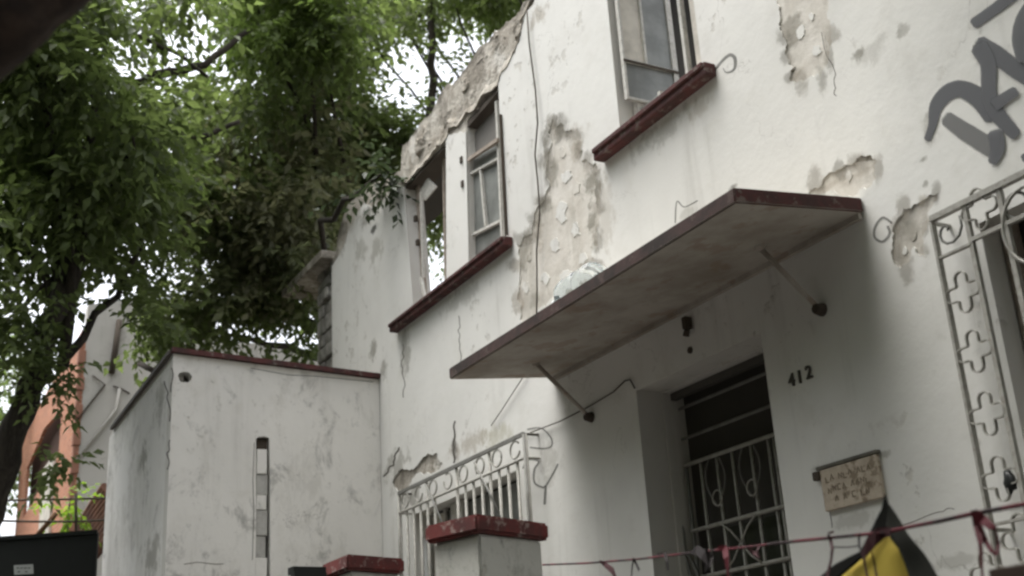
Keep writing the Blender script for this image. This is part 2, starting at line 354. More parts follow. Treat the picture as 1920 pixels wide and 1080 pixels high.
# old pink render showing in the spalls: set 2 cm back from the skin
for i, q in enumerate((sp_main, sp_can, sp_top, sp_gr)):
    e = 0.05; cx = sum(p[0] for p in q)/len(q); cz = sum(p[1] for p in q)/len(q)
    qq = [(cx + (p[0]-cx)*1.12, cz + (p[1]-cz)*1.06) for p in q]
    if i == 1: qq = [(x, z) for x, z in qq]
    sheet('undercoat', qq, [], to_wall(WY + 0.0095), (0, 0.0015, 0), [m_old], house)
q = random.Random(31)
for px, py, r_ in ((1062,330,11),(1080,352,9),(1050,400,13),(1078,430,10),(1040,460,9),(1090,485,10),(1062,515,12),(1020,520,9),(990,480,7),(984,540,8),(1052,285,7),(1500,60,9),(1530,95,8),(1520,30,7),(1590,330,8),(1710,440,7),(1695,470,6)):
    n = q.randrange(7, 11); pl = [F(px + r_*q.uniform(0.5,1.2)*math.cos(k*2*math.pi/n), py + 1.5*r_*q.uniform(0.5,1.2)*math.sin(k*2*math.pi/n)) for k in range(n)]
    sheet('flake', jag(pl, 0.02, 2, True, px), [], to_wall(WY + 0.0045 + 0.001*q.random()), (0, 0.004, 0), [m_wall if q.random() < 0.7 else m_old], house)
# broken concrete face of the bared parapet band: a rough relief lofted between roofline and window heads
from mathutils import noise as mn
def resample(pl, n):
    P2 = [Vector(p) for p in pl]; L = [0]
    for a_, b_ in zip(P2, P2[1:]): L.append(L[-1] + (b_-a_).length)
    out = []
    for i in range(n):
        t_ = L[-1]*i/(n-1); k = max(j for j in range(len(L)) if L[j] <= t_ + 1e-9); k = min(k, len(P2)-2)
        out.append(P2[k].lerp(P2[k+1], (t_-L[k])/max(L[k+1]-L[k], 1e-6)))
    return out
def relief(name, top, bot, nx, nz, amp, seed, lip=0.0, mat=None):
    T, B_ = resample(top, nx), resample(bot, nx); bm = bmesh.new(); g = []
    for i in range(nx):
        col = []
        for j in range(nz):
            f = j/(nz-1); p = T[i].lerp(B_[i], f); q = Vector((p.x*2.2 + seed, p.y*2.2, seed*1.7))
            h = mn.fractal(q*1.3, 0.9, 2.1, 6) * 0.6 + (mn.cell(q*3.1) - 0.5) * 0.5 + mn.turbulence(q*4, 4, True)*0.35 - 0.3
            e = min(1, f*5, (1-f)*6); y = WY + 0.006 - amp*max(-0.25, h)*(0.35+0.65*e) - lip*max(0, f-0.75)*4
            dz = 0.02*mn.noise(q*5) * (1 if 0 < j < nz-1 else 2.0)
            col.append(bm.verts.new((p.x, y, p.y + dz)))
        col.append(bm.verts.new((B_[i].x, WY + 0.14, B_[i].y + 0.02))); col.insert(0, bm.verts.new((T[i].x, WY + 0.12, T[i].y + 0.012))); g.append(col)
    for i in range(nx-1):
        for j in range(len(g[0])-1): bm.faces.new((g[i][j], g[i][j+1], g[i+1][j+1], g[i+1][j]))
    bmesh.ops.recalc_face_normals(bm, faces=bm.faces[:])
    me = bpy.data.meshes.new(name); bm.to_mesh(me); bm.free(); return link(name, me, mat or m_masonry, house)
band_top = [(-7.2, ZT - 0.02)] + roof[:12]
band_bot = [(-7.2, ZT - 0.1), F(985, 24), F(976, 55), F(968, 92), F(957, 113), F(940, 134), F(932, 160), F(915, 170), F(900, 186), F(892, 204), F(874, 212), F(866, 230), F(844, 243), F(836, 263), F(815, 285), F(790, 312), F(757, 348)]
relief('parapet', band_top, band_bot, 130, 22, 0.075, 3.1, 0.02)
relief('parapet', [F(749, 338), F(702, 342), F(671, 361), F(648, 389), F(638, 420), F(630, 455)], [F(757, 352), F(720, 378), F(690, 390), F(668, 404), F(652, 436), F(638, 476)], 60, 8, 0.035, 8.3)

m_headshade = simple('dark_head_shade', (0.075,0.062,0.050), 0.95)  # dark strips under the window heads, mostly standing in for shade
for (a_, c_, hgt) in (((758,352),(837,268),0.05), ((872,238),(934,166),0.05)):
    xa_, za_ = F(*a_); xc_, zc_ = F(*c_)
    MB().prism([(xa_, WY+0.018, za_-0.01), (xc_, WY+0.018, zc_-0.01), (xc_, WY+0.23, zc_-0.01), (xa_, WY+0.23, za_-0.01)], (0, 0, hgt)).done('head_shade_strip', m_headshade, house)

# inside: floors, back and side walls of a gutted shell
b = MB(); b.box(WL + 0.1, WR, 4.82, 9.0, 4.0, 4.2); b.done('upper_floor', m_inside, house)
b = MB(); b.box(WL + 0.3, -8.6, 4.82, 5.3, 6.90, 7.05); b.done('roof_slab', simple('dark_ceiling', (0.07,0.065,0.058), 0.95), house)  # ceiling coloured well below the inner walls, so it reads dark
b = MB(); b.box(-9.2, WR, 9.0, 9.2, 0, 6.6); b.box(-11.9, -9.2, 9.0, 9.2, 0, 4.2); b.box(WR - 0.25, WR, 4.82, 9.0, 0.02, 4.0); b.box(WL + 0.1, WL + 0.3, 4.82, 9.0, 0.02, 4.0)
b.box(-7.9, -7.75, 4.82, 9.0, 0.02, 4.0); b.box(-4.6, -4.45, 4.82, 9.0, 0.02, 4.0); b.box(-7.1, -6.95, 5.0, 9.0, 4.2, 7.02); b.done('inner_wall', m_inside, house)

# raw rubble end beyond the plaster, with its broken slab
xs0, xs1 = F(588, 600)[0], WL - 0.006
zt = F(606, 500)[1]
b = MB(); b.box(xs0 + 0.03, xs1, WY + 0.09, WY + 0.36, 0, zt); b.done('rubble_core', m_stone, house)
z = 4.7; k = 0
while z < zt - 0.02:
    h = rnd.uniform(0.13, 0.22); x = xs0 + rnd.uniform(-0.06, 0.03)
    while x < xs1 - 0.03:
        wd = min(rnd.uniform(0.2, 0.34), xs1 - 0.004 - x)
        if wd > 0.05:
            b = MB(); b.box(x, x + wd - 0.025, WY + 0.02 + rnd.uniform(0, 0.05), WY + 0.15, z, min(z + h - 0.025, zt), 0.018)
            b.done('stone', m_stone, house)
        x += wd
    z += h
sx = F(545, 560)[0]; sz = F(600, 505)[1]
b = MB(); pts = jag([(sx, 0), (sx + 0.2, 0.04), (WL + 0.05, 0.0)], 0.03, 2, seed=4)
b.box(sx, WL - 0.012, WY - 0.12, WY + 0.5, zt + 0.004, zt + 0.10, 0.012)
b.done('eave_slab', m_masonry, house)

# left pair of upper windows
def pan(name, corners, Y0, th, m, parent):               # a pane or board with its four corners measured at depth Y0
    b = MB(); b.prism([at_y(x, y, Y0) for x, y in corners], (0, th, 0)); return b.done(name, m, parent)
def stick(b, p0, p1, Y0, wpx=5, th=0.03):
    a, c = at_y(*p0, Y0), at_y(*p1, Y0); d = (c - a).normalized(); n = Vector((0, 1, 0)); q = d.cross(n).normalized()
    r = wpx * (a - EYE).length / FPX / 2
    b.bar(a, c, q * r, n * th / 2); return b
YF = WY + 0.045
win = lambda: None
def window(name, mat, sticks, Y0):
    b = MB()
    for i, (p0, p1, wd) in enumerate(sticks): stick(b, p0, p1, Y0 + 0.004*(i % 5), wd)
    return b.done('window', mat, house)
f2 = window('window', m_white, [((873,262),(883,520),7), ((932,190),(944,470),7), ((877,330),(936,297),4), ((902,316),(912,425),6), ((880,444),(942,413),5), ((876,300),(936,266),4)], YF)
pan('pane', [(878,330),(879,303),(933,270),(934,298)], YF + 0.03, 0.006, m_pane, f2)
pan('pane', [(878,333),(881,443),(909,428),(900,320)], YF + 0.03, 0.006, m_pane, f2)
pan('pane', [(905,317),(913,425),(940,411),(935,300)], YF + 0.03, 0.006, m_pane, f2)
pan('board', [(878,300),(880,262),(908,225),(931,205),(934,262)], YF + 0.05, 0.012, simple('weathered_board', (0.20,0.19,0.175), 0.9), f2)
pan('pane', [(883,448),(886,520),(946,470),(942,415)], YF + 0.035, 0.006, m_pane, f2)
b = MB(); stick(b, (879,300), (934,262), YF - 0.03, 7); b.done('broken_rail', m_wood, f2)
b = MB(); stick(b, (939,215), (950,440), WY - 0.012, 2.5); b.done('drainpipe', m_rust, f2)
YF = WY + 0.11
f1 = window('window', m_wood, [((783,345),(797,570),11), ((832,262),(837,540),5)], YF)
b = MB(); stick(b, (790,520), (798,566), YF - 0.06, 5); stick(b, (790,360), (794,520), YF - 0.05, 3); b.done('casement_stile', m_white, f1)
pan('board', [(787,356),(802,334),(818,350),(796,376)], YF - 0.02, 0.015, m_white, f1)
for k, (px, py) in enumerate(((779,410),(783,455),(866,300),(868,345))):
    b = MB(); p = at_y(px, py, WY + (0.07 if k < 2 else 0.0)); b.box(p.x-0.02, p.x+0.02, p.y-0.015, p.y+0.015, p.z-0.03, p.z+0.03); b.done('hinge', m_rust, f1 if k < 2 else f2)
# sills
def sill(px0, px1, ztop, h, out, m):
    x0, x1 = px0, px1; b = MB()
    b.box(x0, x1, WY - out, WY - 0.001, ztop - h, ztop, 0.012); b.box(x0 + 0.012, x1 - 0.012, WY - out - 0.018, WY - out + 0.02, ztop - h*0.42, ztop - 0.004, 0.006)
    return b.done('sill', m, house)
sill(F(745,615)[0], F(962,450)[0], F(852,532)[1] + 0.02, 0.085, 0.09, m_red)
sill(F(1132,295)[0], F(1345,145)[0], F(1230,210)[1] + 0.01, 0.092, 0.095, m_red)
# right upper window with its left leaf opened inwards
x0, x1 = wr['x0'], wr['x1']
def P(px, py, X): return at_x(px, py, X)
lx = x0 + 0.055
fr = MB(); fr.box(x0, x0+0.05, 4.74, 4.80, 5.48, 6.99); fr.box(x1-0.05, x1, 4.74, 4.80, 5.48, 6.99); fr.box(x0+0.05, x1-0.05, 4.74, 4.80, 5.48, 5.53); fr.box(x0+0.05, x1-0.05, 4.74, 4.80, 6.93, 6.99)
rail_z = at_x(1160, 183, lx).z
fr.box(x0+0.30, x0+0.33, 4.743, 4.797, 5.53, rail_z - 0.05)
wf = fr.done('window', m_white, house)
b = MB(); b.box(x0+0.05, x0+0.30, 4.765, 4.772, 5.53, rail_z-0.05); b.done('pane', m_pane, wf)
zb, zm, zt2 = rail_z, at_x(1160, 112, lx).z, 6.92
yb = at_x(1262, 120, lx).y
b = MB()
for (ya, yc, za, zc) in ((4.64, 4.66, zb, zt2), (yb-0.02, yb+0.03, zb, zt2), (4.66, yb-0.02, zb, zb+0.018), (4.66, yb-0.02, zm-0.012, zm+0.012), ((4.64+yb)/2-0.035, (4.64+yb)/2-0.015, zm+0.012, zt2)):
    b.box(lx-0.015, lx+0.02, ya, yc, za, zc)
leaf = b.done('casement_leaf', m_white, wf)
ymid = (4.64+yb)/2-0.025
for (ya, yc, za, zc, m) in ((4.66, yb-0.02, zb+0.018, zm-0.012, m_pane), (4.66, ymid-0.01, zm+0.012, zt2, m_paneL), (ymid+0.01, yb-0.02, zm+0.012, zt2, m_pane)):
    b = MB(); b.box(lx, lx+0.005, ya, yc, za, zc); b.done('pane', m, leaf)
b = MB(); b.box(lx+0.021, lx+0.027, 4.64, yb+0.03, zm-0.016, zm+0.004); b.done('bar', m_rust, leaf)
a = at_y(1291, 0, 4.86).x; c = at_y(1319, 133, 4.86).x
b = MB(); b.box(at_y(1293, 0, 4.86).x, x1 - 0.005, 4.85, 4.88, 5.5, 6.98); b.done('shutter', m_paneL, wf)
b = MB(); b.box(at_y(1262, 60, 4.9).x, x1+0.1, 4.905, 4.925, 5.5, 6.98); b.box(x0+0.345, at_y(1262, 60, 4.9).x-0.002, 4.906, 4.924, 5.5, rail_z-0.004); b.done('dark_gap_panel', m_dark, wf)  # black panel added in place of the unlit gap behind the window
b = MB(); b.box(at_y(1285, 60, 4.83).x-0.03, at_y(1285, 60, 4.83).x+0.0, 4.81, 4.85, 5.5, 6.98); b.done('mullion', m_white, wf)

# canopy over the door
cx0, cx1 = -7.595, -4.26; zf, zw = 3.99, 4.075; yf = 3.715
b = MB()
top = 0.085
v = [b.bm.verts.new(p) for p in ((cx0,yf,zf),(cx1,yf,zf),(cx1,WY-0.002,zw),(cx0,WY-0.002,zw),(cx0,yf,zf+top),(cx1,yf,zf+top),(cx1,WY-0.002,zw+top),(cx0,WY-0.002,zw+top))]
b.hexa(v)
es = [e for e in b.bm.edges]
bmesh.ops.bevel(b.bm, geom=es, offset=0.008, segments=2, affect='EDGES')
for f in b.bm.faces:
    f.normal_update(); f.material_index = 1 if abs(f.normal.z) > 0.9 else 2 if abs(f.normal.y) > 0.7 else 0
canopy = b.done('canopy', [m_red, m_soffit, m_edge], house)
b = MB(); b.box(cx0 + 0.02, cx1 - 0.02, WY - 0.03, WY - 0.003, zw - 0.035, zw - 0.002); b.done('cove', m_soffit, canopy)
for (sp, wp) in (((1005, 682), (1105, 782)), ((1425, 465), (1537, 580))):
    s = at_z(*sp, 4.04); e = at_y(*wp, WY - 0.02)
    b = MB(); b.tube([s, s.lerp(e, 0.5), e], 0.017, 8); br = b.done('brace', m_soffit, canopy)
    b = MB(); b.tube([e + Vector((0, -0.035, 0)), e + Vector((0, 0.019, 0))], [0.028, 0.04], 10); b.done('bracket', m_rust, br)
    b = MB(); b.tube([s + Vector((0, 0, 0.02)), s + Vector((0, 0, -0.02))], [0.045, 0.02], 10); b.done('anchor', m_soffit, br)
p = at_y(1284, 608, WY - 0.05)
b = MB(); b.box(p.x-0.022, p.x+0.022, WY-0.06, WY-0.004, p.z-0.03, p.z+0.05, 0.008); b.tube([(p.x, WY-0.035, p.z-0.028), (p.x-0.008, WY-0.045, p.z-0.075)], [0.018, 0.022], 10); b.done('porch_lamp', m_rust, house)
p = at_y(1295, 657, WY); b = MB(); b.tube([(p.x, WY-0.012, p.z), (p.x, WY-0.001, p.z)], 0.022, 8); b.done('nail', m_rust, house)

# door: deep recess, dark panelled leaf with transom, white iron grille in front
YD = 4.99
b = MB(); b.box(dr['x0']-0.15, dr['x0'], 4.816, 5.12, 0.02, dr['z1']+0.15); b.box(dr['x1'], dr['x1']+0.15, 4.816, 5.12, 0.02, dr['z1']+0.15); b.box(dr['x0']+0.001, dr['x1']-0.001, 4.816, 5.12, dr['z1']+0.001, dr['z1']+0.15); b.done('door_recess', m_reveal, house)
dp = MB(); dp.box(dr['x0'], dr['x1'], YD, YD + 0.05, 0.02, dr['z1']); door = dp.done('door', simple('dark_door', (0.06,0.056,0.048), 0.8), house)
YG = 4.90
b = MB(); b.box(dr['x1']-0.05, dr['x1']-0.004, YG-0.02, YG+0.03, 0.02, dr['z1']-0.004)
b.box(dr['x0']+0.004, dr['x1']-0.05, YG-0.02, YG+0.03, dr['z1']-0.05, dr['z1']-0.004); b.done('door_frame', simple('grey_door_frame', (0.10,0.095,0.085), 0.8), door)
zs = [at_y(1366, 845, YG).z, at_y(1395, 970, YG).z, at_y(1410, 1062, YG).z]
zup = [at_y(1400, 715, YG).z, at_y(1400, 778, YG).z]
def gbar(x0, z0, x1, z1, par, m=m_iron, y=YG, r=0.011, name='bar'):
    b = MB(); b.tube([(x0, y, z0), (x1, y, z1)], r, 6); return b.done(name, m, par)
ix0, ix1 = dr['x0'] + 0.06, dr['x1'] - 0.06
m_irond = paint('grey_iron', (0.20,0.20,0.185), (0.14,0.135,0.12), 0.6)
for zz in zup: gbar(ix0, zz, ix1, zz, door, m_irond, YG, 0.012)
for zz in zs: gbar(ix0, zz, ix1, zz, door, m_iron, YG - 0.004, 0.014)
vx = sorted([at_y(1325, 990, YG).x, at_y(1353, 960, YG).x, at_y(1380, 930, YG).x, at_y(1413, 900, YG).x, at_y(1446, 890, YG).x])
for x in vx: gbar(x, 0.6, x, zs[0], door, m_iron, YG + 0.012, 0.012)
gbar(vx[-1] + 0.055, 0.6, vx[-1] + 0.055, zs[0], door, m_iron, YG + 0.012, 0.012)
gbar(vx[0] - 0.16, 0.6, vx[0] - 0.16, zs[0], door, m_irond, YG + 0.012, 0.012)
for zz in (2.0, 1.3, 0.7): gbar(ix0, zz, ix1, zz, door, m_iron, YG - 0.004, 0.014)
# scroll work: stars in the middle cells and tulip curls above
for i in (1, 2):
    xa, xb = vx[i], vx[i+1]; xm = (vx[1]+vx[3])/2; zm_ = (zs[1]+zs[2])/2
    for sz_ in (-1, 1):
        xe = xb if i == 2 else xa
        b = MB(); b.tube([(xm, YG-0.018, zm_), ((xm+xe)/2, YG-0.018, zm_ + sz_*(zs[1]-zs[2])*0.3), (xe, YG-0.018, zm_ + sz_*(zs[1]-zs[2])*0.48)], 0.007, 6); b.done('scroll', m_iron, door)
for xm in (vx[1], vx[3]):
    for s_ in (-1, 1):
        pts = []
        for k in range(13):
            tt = k/12; pts.append((xm + s_*(0.10*math.sin(tt*2.6)), YG - 0.018, zs[1] + 0.10 + (zs[0]-zs[1]-0.12)*tt))
        b = MB(); b.tube(pts, 0.005, 6); b.done('scroll', m_irond, door)
    b = MB(); b.tube([(xm + 0.05*math.cos(k*math.pi/6), YG - 0.02, zs[1] + 0.16 + 0.05*math.sin(k*math.pi/6)) for k in range(13)], 0.006, 6); b.done('rosette', m_iron, door)
pt = [(vx[0]-0.2+0.09*math.sin(k*0.7), YG-0.02, zs[2]-0.25+0.09*k) for k in range(9)]
b = MB(); b.tube(pt, 0.012, 6); b.tube([(q[0]+0.07*math.cos(i), q[1]-0.01, q[2]+0.02) for i, q in enumerate(pt)], 0.01, 6); b.done('scroll', m_irond, door)
b = MB(); b.box(dr['x0']+0.3, dr['x1']-0.05, YD-0.02, YD-0.004, 0.9, zs[1]-0.02); b.done('pane', m_paneD, door)

# lower left window, its white iron grille bowed off the wall
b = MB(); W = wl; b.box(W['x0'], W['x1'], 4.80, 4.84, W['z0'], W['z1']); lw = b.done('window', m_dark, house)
xm = at_y(861, 940, 4.76).x
b = MB(); b.box(xm-0.10, xm+0.13, 4.72, 4.79, W['z0']+0.002, W['z1']-0.002); b.done('mullion', m_white, lw)
for (xa, xb, m) in ((W['x0']+0.02, W['x0']+0.30, m_paneL), (W['x0']+0.34, W['x0']+0.62, m_paneD), (W['x0']+0.66, xm-0.12, m_paneD), (xm+0.15, xm+0.42, m_pane), (xm+0.46, W['x1']-0.02, m_pane)):
    b = MB(); b.box(xa, xb, 4.785, 4.795, W['z0']+0.02, W['z1']-0.02); b.done('pane', m, lw)
for x in (W['x0']+0.32, W['x0']+0.64, xm+0.44):
    b = MB(); b.box(x-0.02, x+0.02, 4.765, 4.799, W['z0'], W['z1']); b.done('glazing_bar', m_white, lw)
p = at_y(795, 1050, 4.7); b = MB(); b.prism([(p.x-0.07, 4.70, 2.2), (p.x+0.09, 4.70, 2.2), (p.x+0.06, 4.70, p.z+0.16), (p.x+0.0, 4.70, p.z+0.2)], (0, 0.02, 0)); b.done('white_upright', simple('plain_white', (0.7,0.71,0.70), 0.9), lw)  # white upright piece in the left part of the window
YL = 4.47
gz1, gz2 = F(863, 870, YL)[1], F(863, 912, YL)[1]
gx0, gx1 = F(747, 925, YL)[0], F(982, 815, YL)[0]
grille = MB().bar((gx0, YL, gz1), (gx1, YL, gz1), (0, 0.012, 0), (0, 0, 0.014)).done('window_grille', m_irond, house)
def gb(a, c, r=0.010, name='bar', m=m_iron, par=None, n=6):
    b = MB(); b.tube([a, c], r, n); return b.done(name, m, par or grille)
gb((gx0, YL, gz2), (gx1, YL, gz2), 0.012)
nb = 17
for k in range(nb):
    x = gx0 + (gx1-gx0)*k/(nb-1)
    if k in (6, 7): continue
    gb((x, YL+0.015, 1.9), (x, YL+0.015, gz2 + (gz1-gz2)*(1.0 if k % 4 == 0 else 0.0)), 0.0125 if k % 4 else 0.014)
gb((gx1, YL, 1.9), (gx1, YL, gz1), 0.014, m=m_irond); gb((gx0, YL, 2.6), (gx0, YL, gz1), 0.014)
for x in (gx0, gx1): gb((x, YL, gz1), (x, WY, gz1), 0.012, m=m_irond); gb((x, YL, gz2), (x, WY, gz2), 0.010)
for k in range(8):                                        # curls between the two rails
    xc = gx0 + (gx1-gx0)*(k+0.5)/8; rr = (gz1-gz2)*0.36
    b = MB(); b.tube([(xc + rr*1.15*math.cos(t), YL, (gz1+gz2)/2 + rr*math.sin(t)) for t in [i*2*math.pi/16*(0.84 if k % 2 else 1) + k for i in range(17)]], 0.008, 6); b.done('scroll', m_iron, grille)
for (x, s_) in ((gx0 + 0.66, 1), (gx0 + 1.62, 1)):          # bent struts
    gb((x, YL-0.02, gz2+0.14), (x + 0.36*s_, YL-0.01, gz2-0.34), 0.009, m=m_irond)
b = MB(); b.box(gx0+1.0, gx1-0.1, YL-0.004, YL+0.02, 2.98, 3.02); b.done('bar', m_iron, grille)

# lower right window with the cross-patterned grille
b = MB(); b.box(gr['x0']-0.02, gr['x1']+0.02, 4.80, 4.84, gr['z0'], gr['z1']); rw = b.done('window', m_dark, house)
b = MB(); x = gr['x0']; b.box(x+0.001, x+0.07, 4.74, 4.795, gr['z0']+0.002, gr['z1']-0.002); b.box(x+0.42, x+0.47, 4.74, 4.795, gr['z0']+0.002, gr['z1']-0.002); b.done('window_frame', m_wood, rw)
YR = 4.48
ox, oz, oz0 = -3.737, 3.80, 2.20
ixr, izr = -3.535, at_y(1850, 430, YR).z
g2 = MB().bar((ox, YR, oz), (-1.6, YR, oz), (0, 0.018, 0), (0, 0, 0.014)).done('window_grille', m_iron, house)
gl = lambda a, c, wx, hz: MB().bar(a, c, wx, hz).done('bar', m_iron, g2)
gl((ox, YR, 1.9), (ox, YR, oz-0.015), (0.007, 0, 0), (0, 0.016, 0))
gl((ixr, YR+0.002, 1.9), (ixr, YR+0.002, oz-0.015), (0.011, 0, 0), (0, 0.012, 0))
x2 = at_y(1893, 450, YR).x
gl((x2, YR+0.002, 1.9), (x2, YR+0.002, oz-0.015), (0.013, 0, 0), (0, 0.012, 0))
for x in (x2+0.22, x2+0.44, x2+0.66): gl((x, YR+0.002, 1.9), (x, YR+0.002, oz-0.015), (0.013, 0, 0), (0, 0.012, 0))
zin = at_y(1853, 436, YR).z
gl((ixr, YR, zin), (-1.6, YR, zin), (0, 0.012, 0), (0, 0, 0.010))
zl = at_y(1790, 472, YR).z
gl((ox, YR, zl), (ixr, YR, zl), (0, 0.014, 0), (0, 0, 0.005)); 
zl0 = at_y(1858, 985, YR).z
gl((ox, YR, zl0), (-1.6, YR, zl0), (0, 0.014, 0), (0, 0, 0.006))
for (x, z) in ((ox, oz), (x2+0.2, oz), (ox, zl0)): gl((x, YR, z-0.02), (x, WY, z-0.02), (0.008, 0, 0), (0, 0, 0.008))
def cross(cx, cz, r, name='cross', flip=False, arms=(1,1,1,1)):
    pts = []; h = r*0.34
    for q in range(4):
        if not arms[q]: continue
        a = q*math.pi/2; ca, sa = math.cos(a), math.sin(a)
        loc = [(h*1.15, -h), (r*0.72, -h)] + [(r*0.72 + h*0.9*math.cos(t), h*math.sin(t)) for t in (-1.1, -0.55, 0, 0.55, 1.1)] + [(r*0.72, h), (h*1.15, h)]
        pts += [(cx + x*ca - y*sa, YR - 0.012, cz + x*sa + y*ca) for x, y in loc]
    pts.append(pts[0])
    return MB().strip(pts, (0, 1, 0), 0.0055, 0.020).done(name, m_iron, g2)
for (px, py) in ((1805.5,548), (1828,659), (1850,776), (1874,898)):
    p = at_y(px, py, YR); cross((ox+ixr)/2, p.z, 0.098)
p = at_y(1837, 392, YR); cross(p.x, p.z, 0.10)
p = at_y(1900, 1013, YR); cross(p.x+0.05, p.z, 0.105); cross(p.x-0.17, p.z-0.12, 0.09)
p = at_y(1776, 432, YR)
b = MB(); b.tube([(p.x + 0.02*t*math.cos(t*1.4), YR, p.z + 0.02*t*math.sin(t*1.4)) for t in [k*0.4 for k in range(13)]], 0.007, 6); b.done('scroll', m_irond, g2)
p = at_y(1906, 385, YR); b = MB(); b.tube([(p.x + 0.06*math.cos(t), YR, p.z + 0.06*math.sin(t)) for t in [k*math.pi/9 for k in range(16)]], 0.008, 6); b.done('scroll', m_irond, g2)
p = at_y(1936, 420, YR); b = MB(); b.tube([(p.x + 0.15*math.cos(t), YR-0.01, p.z + 0.18*math.sin(t)) for t in [k*math.pi/12 for k in range(25)]], 0.009, 6); b.done('ring', m_iron, g2)
# knob of dark rag left in the lowest cross
p = at_y(1893, 905, YR); bm = bmesh.new(); bmesh.ops.create_icosphere(bm, subdivisions=2, radius=0.035); 
for v in bm.verts: v.co = Vector((v.co.x*0.9, v.co.y*0.5, v.co.z*1.5)) * (1 + 0.25*math.sin(9*v.co.x*30)) + p
me = bpy.data.meshes.new('rag'); bm.to_mesh(me); bm.free(); link('rag', me, m_steel, g2, smooth=True)

# house number, plaque
def text(name, s, size, loc, parent, m, depth=0.006, sx=1.0):
    cu = bpy.data.curves.new(name, 'FONT'); cu.body = s; cu.size = size; cu.extrude = depth; cu.align_x = 'CENTER'; cu.align_y = 'CENTER'; cu.offset = 0.001
    tmp = bpy.data.objects.new('t', cu); C.objects.link(tmp); dg = bpy.context.evaluated_depsgraph_get()
    me = bpy.data.meshes.new_from_object(tmp.evaluated_get(dg)); bpy.data.objects.remove(tmp)
    me.materials.clear()
    for v in me.vertices: v.co = Vector((loc[0] + v.co.x*sx, loc[1] - v.co.z, loc[2] + v.co.y))
    return link(name, me, m, parent)
for ch, px, py in (('4', 1486, 714), ('1', 1501, 708), ('2', 1518, 699)):
    x, z = F(px, py); text('house_number', ch, 0.105, (x, WY - 0.006, z), house, simple('dark_numeral', (0.085,0.08,0.07), 0.9, spec=0.1))
pc = [F(1547, 880), F(1553, 960), F(1658, 934), F(1653, 850)]
xa, xb, za, zb_ = -5.12 , F(1656, 890)[0], F(1605, 947)[1], F(1600, 866)[1]
xa = F(1548, 915)[0]
m_plq = paint('ochre_stone', (0.50,0.43,0.345), (0.38,0.32,0.25), 0.9, (0.18,0.14,0.095), 0.75, 9, 0.52)
b = MB(); b.box(xa, xb, WY - 0.028, WY - 0.001, za, zb_, 0.006); plq = b.done('plaque', m_plq, house)
m_plet = simple('worn_relief', (0.20,0.16,0.115), 0.9)
q = random.Random(3)
for row, (v_, u0, u1) in enumerate(((0.74, 0.12, 0.9), (0.48, 0.14, 0.86), (0.22, 0.24, 0.84))):
    u = u0
    while u < u1:                                         # worn, no longer legible characters
        cxp, czp = xa + (xb-xa)*u, za + (zb_-za)*(v_ + q.uniform(-0.03, 0.03)); hh = 0.028
        kind = q.randrange(4); w2_ = 0.011
        path = [[(-1,-1),(-1,1),(1,-1),(1,1)], [(-1,1),(-1,-1),(1,-1)], [(1,1),(-1,1),(-1,-1),(1,-1)], [(-1,-1),(0,1),(1,-1)]][kind]
        MB().strip([(cxp + x*w2_, WY - 0.030, czp + z*hh/2) for x, z in path], (0, 1, 0), 0.007, 0.004).done('relief', m_plet, plq)
        u += q.choice((0.085, 0.085, 0.15))
b = MB(); b.box(xa - 0.02, xb + 0.01, WY - 0.034, WY - 0.001, zb_ + 0.002, zb_ + 0.022, 0.006); b.done('top_strip', paint('dark_strip_paint', (0.16,0.15,0.125), (0.09,0.085,0.07), 0.9), plq)  # dark strip along the plaque's top edge
p = (xa - 0.02, zb_ - 0.02); b = MB(); b.box(p[0]-0.03, p[0]+0.02, WY-0.04, WY-0.002, p[1]-0.03, p[1]+0.02, 0.01); b.done('bolt', m_rust, plq)

# paint on the wall: graffiti strokes, marker scribbles and cracks
def stroke(name, pts, wd, m, parent, Y=WY, off=0.0015):
    P2 = [Vector(p) for p in pts]; wd = wd if isinstance(wd, (list, tuple)) else [wd]*len(P2)
    d = []                                                 # Catmull-Rom through the measured points
    for i in range(len(P2)-1):
        p0, p1, p2, p3 = P2[max(i-1,0)], P2[i], P2[i+1], P2[min(i+2, len(P2)-1)]
        for k in range(6):
            t = k/6; d.append((0.5*((2*p1)+(p2-p0)*t+(2*p0-5*p1+4*p2-p3)*t*t+(3*p1-p0-3*p2+p3)*t**3), wd[i]+(wd[i+1]-wd[i])*t))
    d.append((P2[-1], wd[-1]))
    ext = lambda i, j: (d[j][0] + (d[j][0]-d[i][0]).normalized()*d[j][1]*0.5, d[j][1]*0.35)
    d = [ext(1, 0)] + d + [ext(-2, -1)]
    cols = (-0.62, -0.40, 0, 0.40, 0.62); bm = bmesh.new(); al = bm.verts.layers.float.new('cover'); y = Y - off; rows = []
    for i, (p, w_) in enumerate(d):
        w_ *= 1.15; t = (d[min(i+1,len(d)-1)][0]-d[max(i-1,0)][0]).normalized(); n = Vector((-t.y, t.x)); r_ = []
        for k, c_ in enumerate(cols):
            q_ = p + n*w_*c_; v = bm.verts.new(at_y(q_.x, q_.y, y)); v[al] = 0.0 if (k in (0, 4) or i in (0, len(d)-1)) else 1.0; r_.append(v)
        rows.append(r_)
    for a_, b_ in zip(rows, rows[1:]):
        for k in range(4): bm.faces.new((a_[k], a_[k+1], b_[k+1], b_[k]))
    bmesh.ops.recalc_face_normals(bm, faces=bm.faces[:])
    me = bpy.data.meshes.new(name); bm.to_mesh(me); bm.free(); return link(name, me, m, parent)
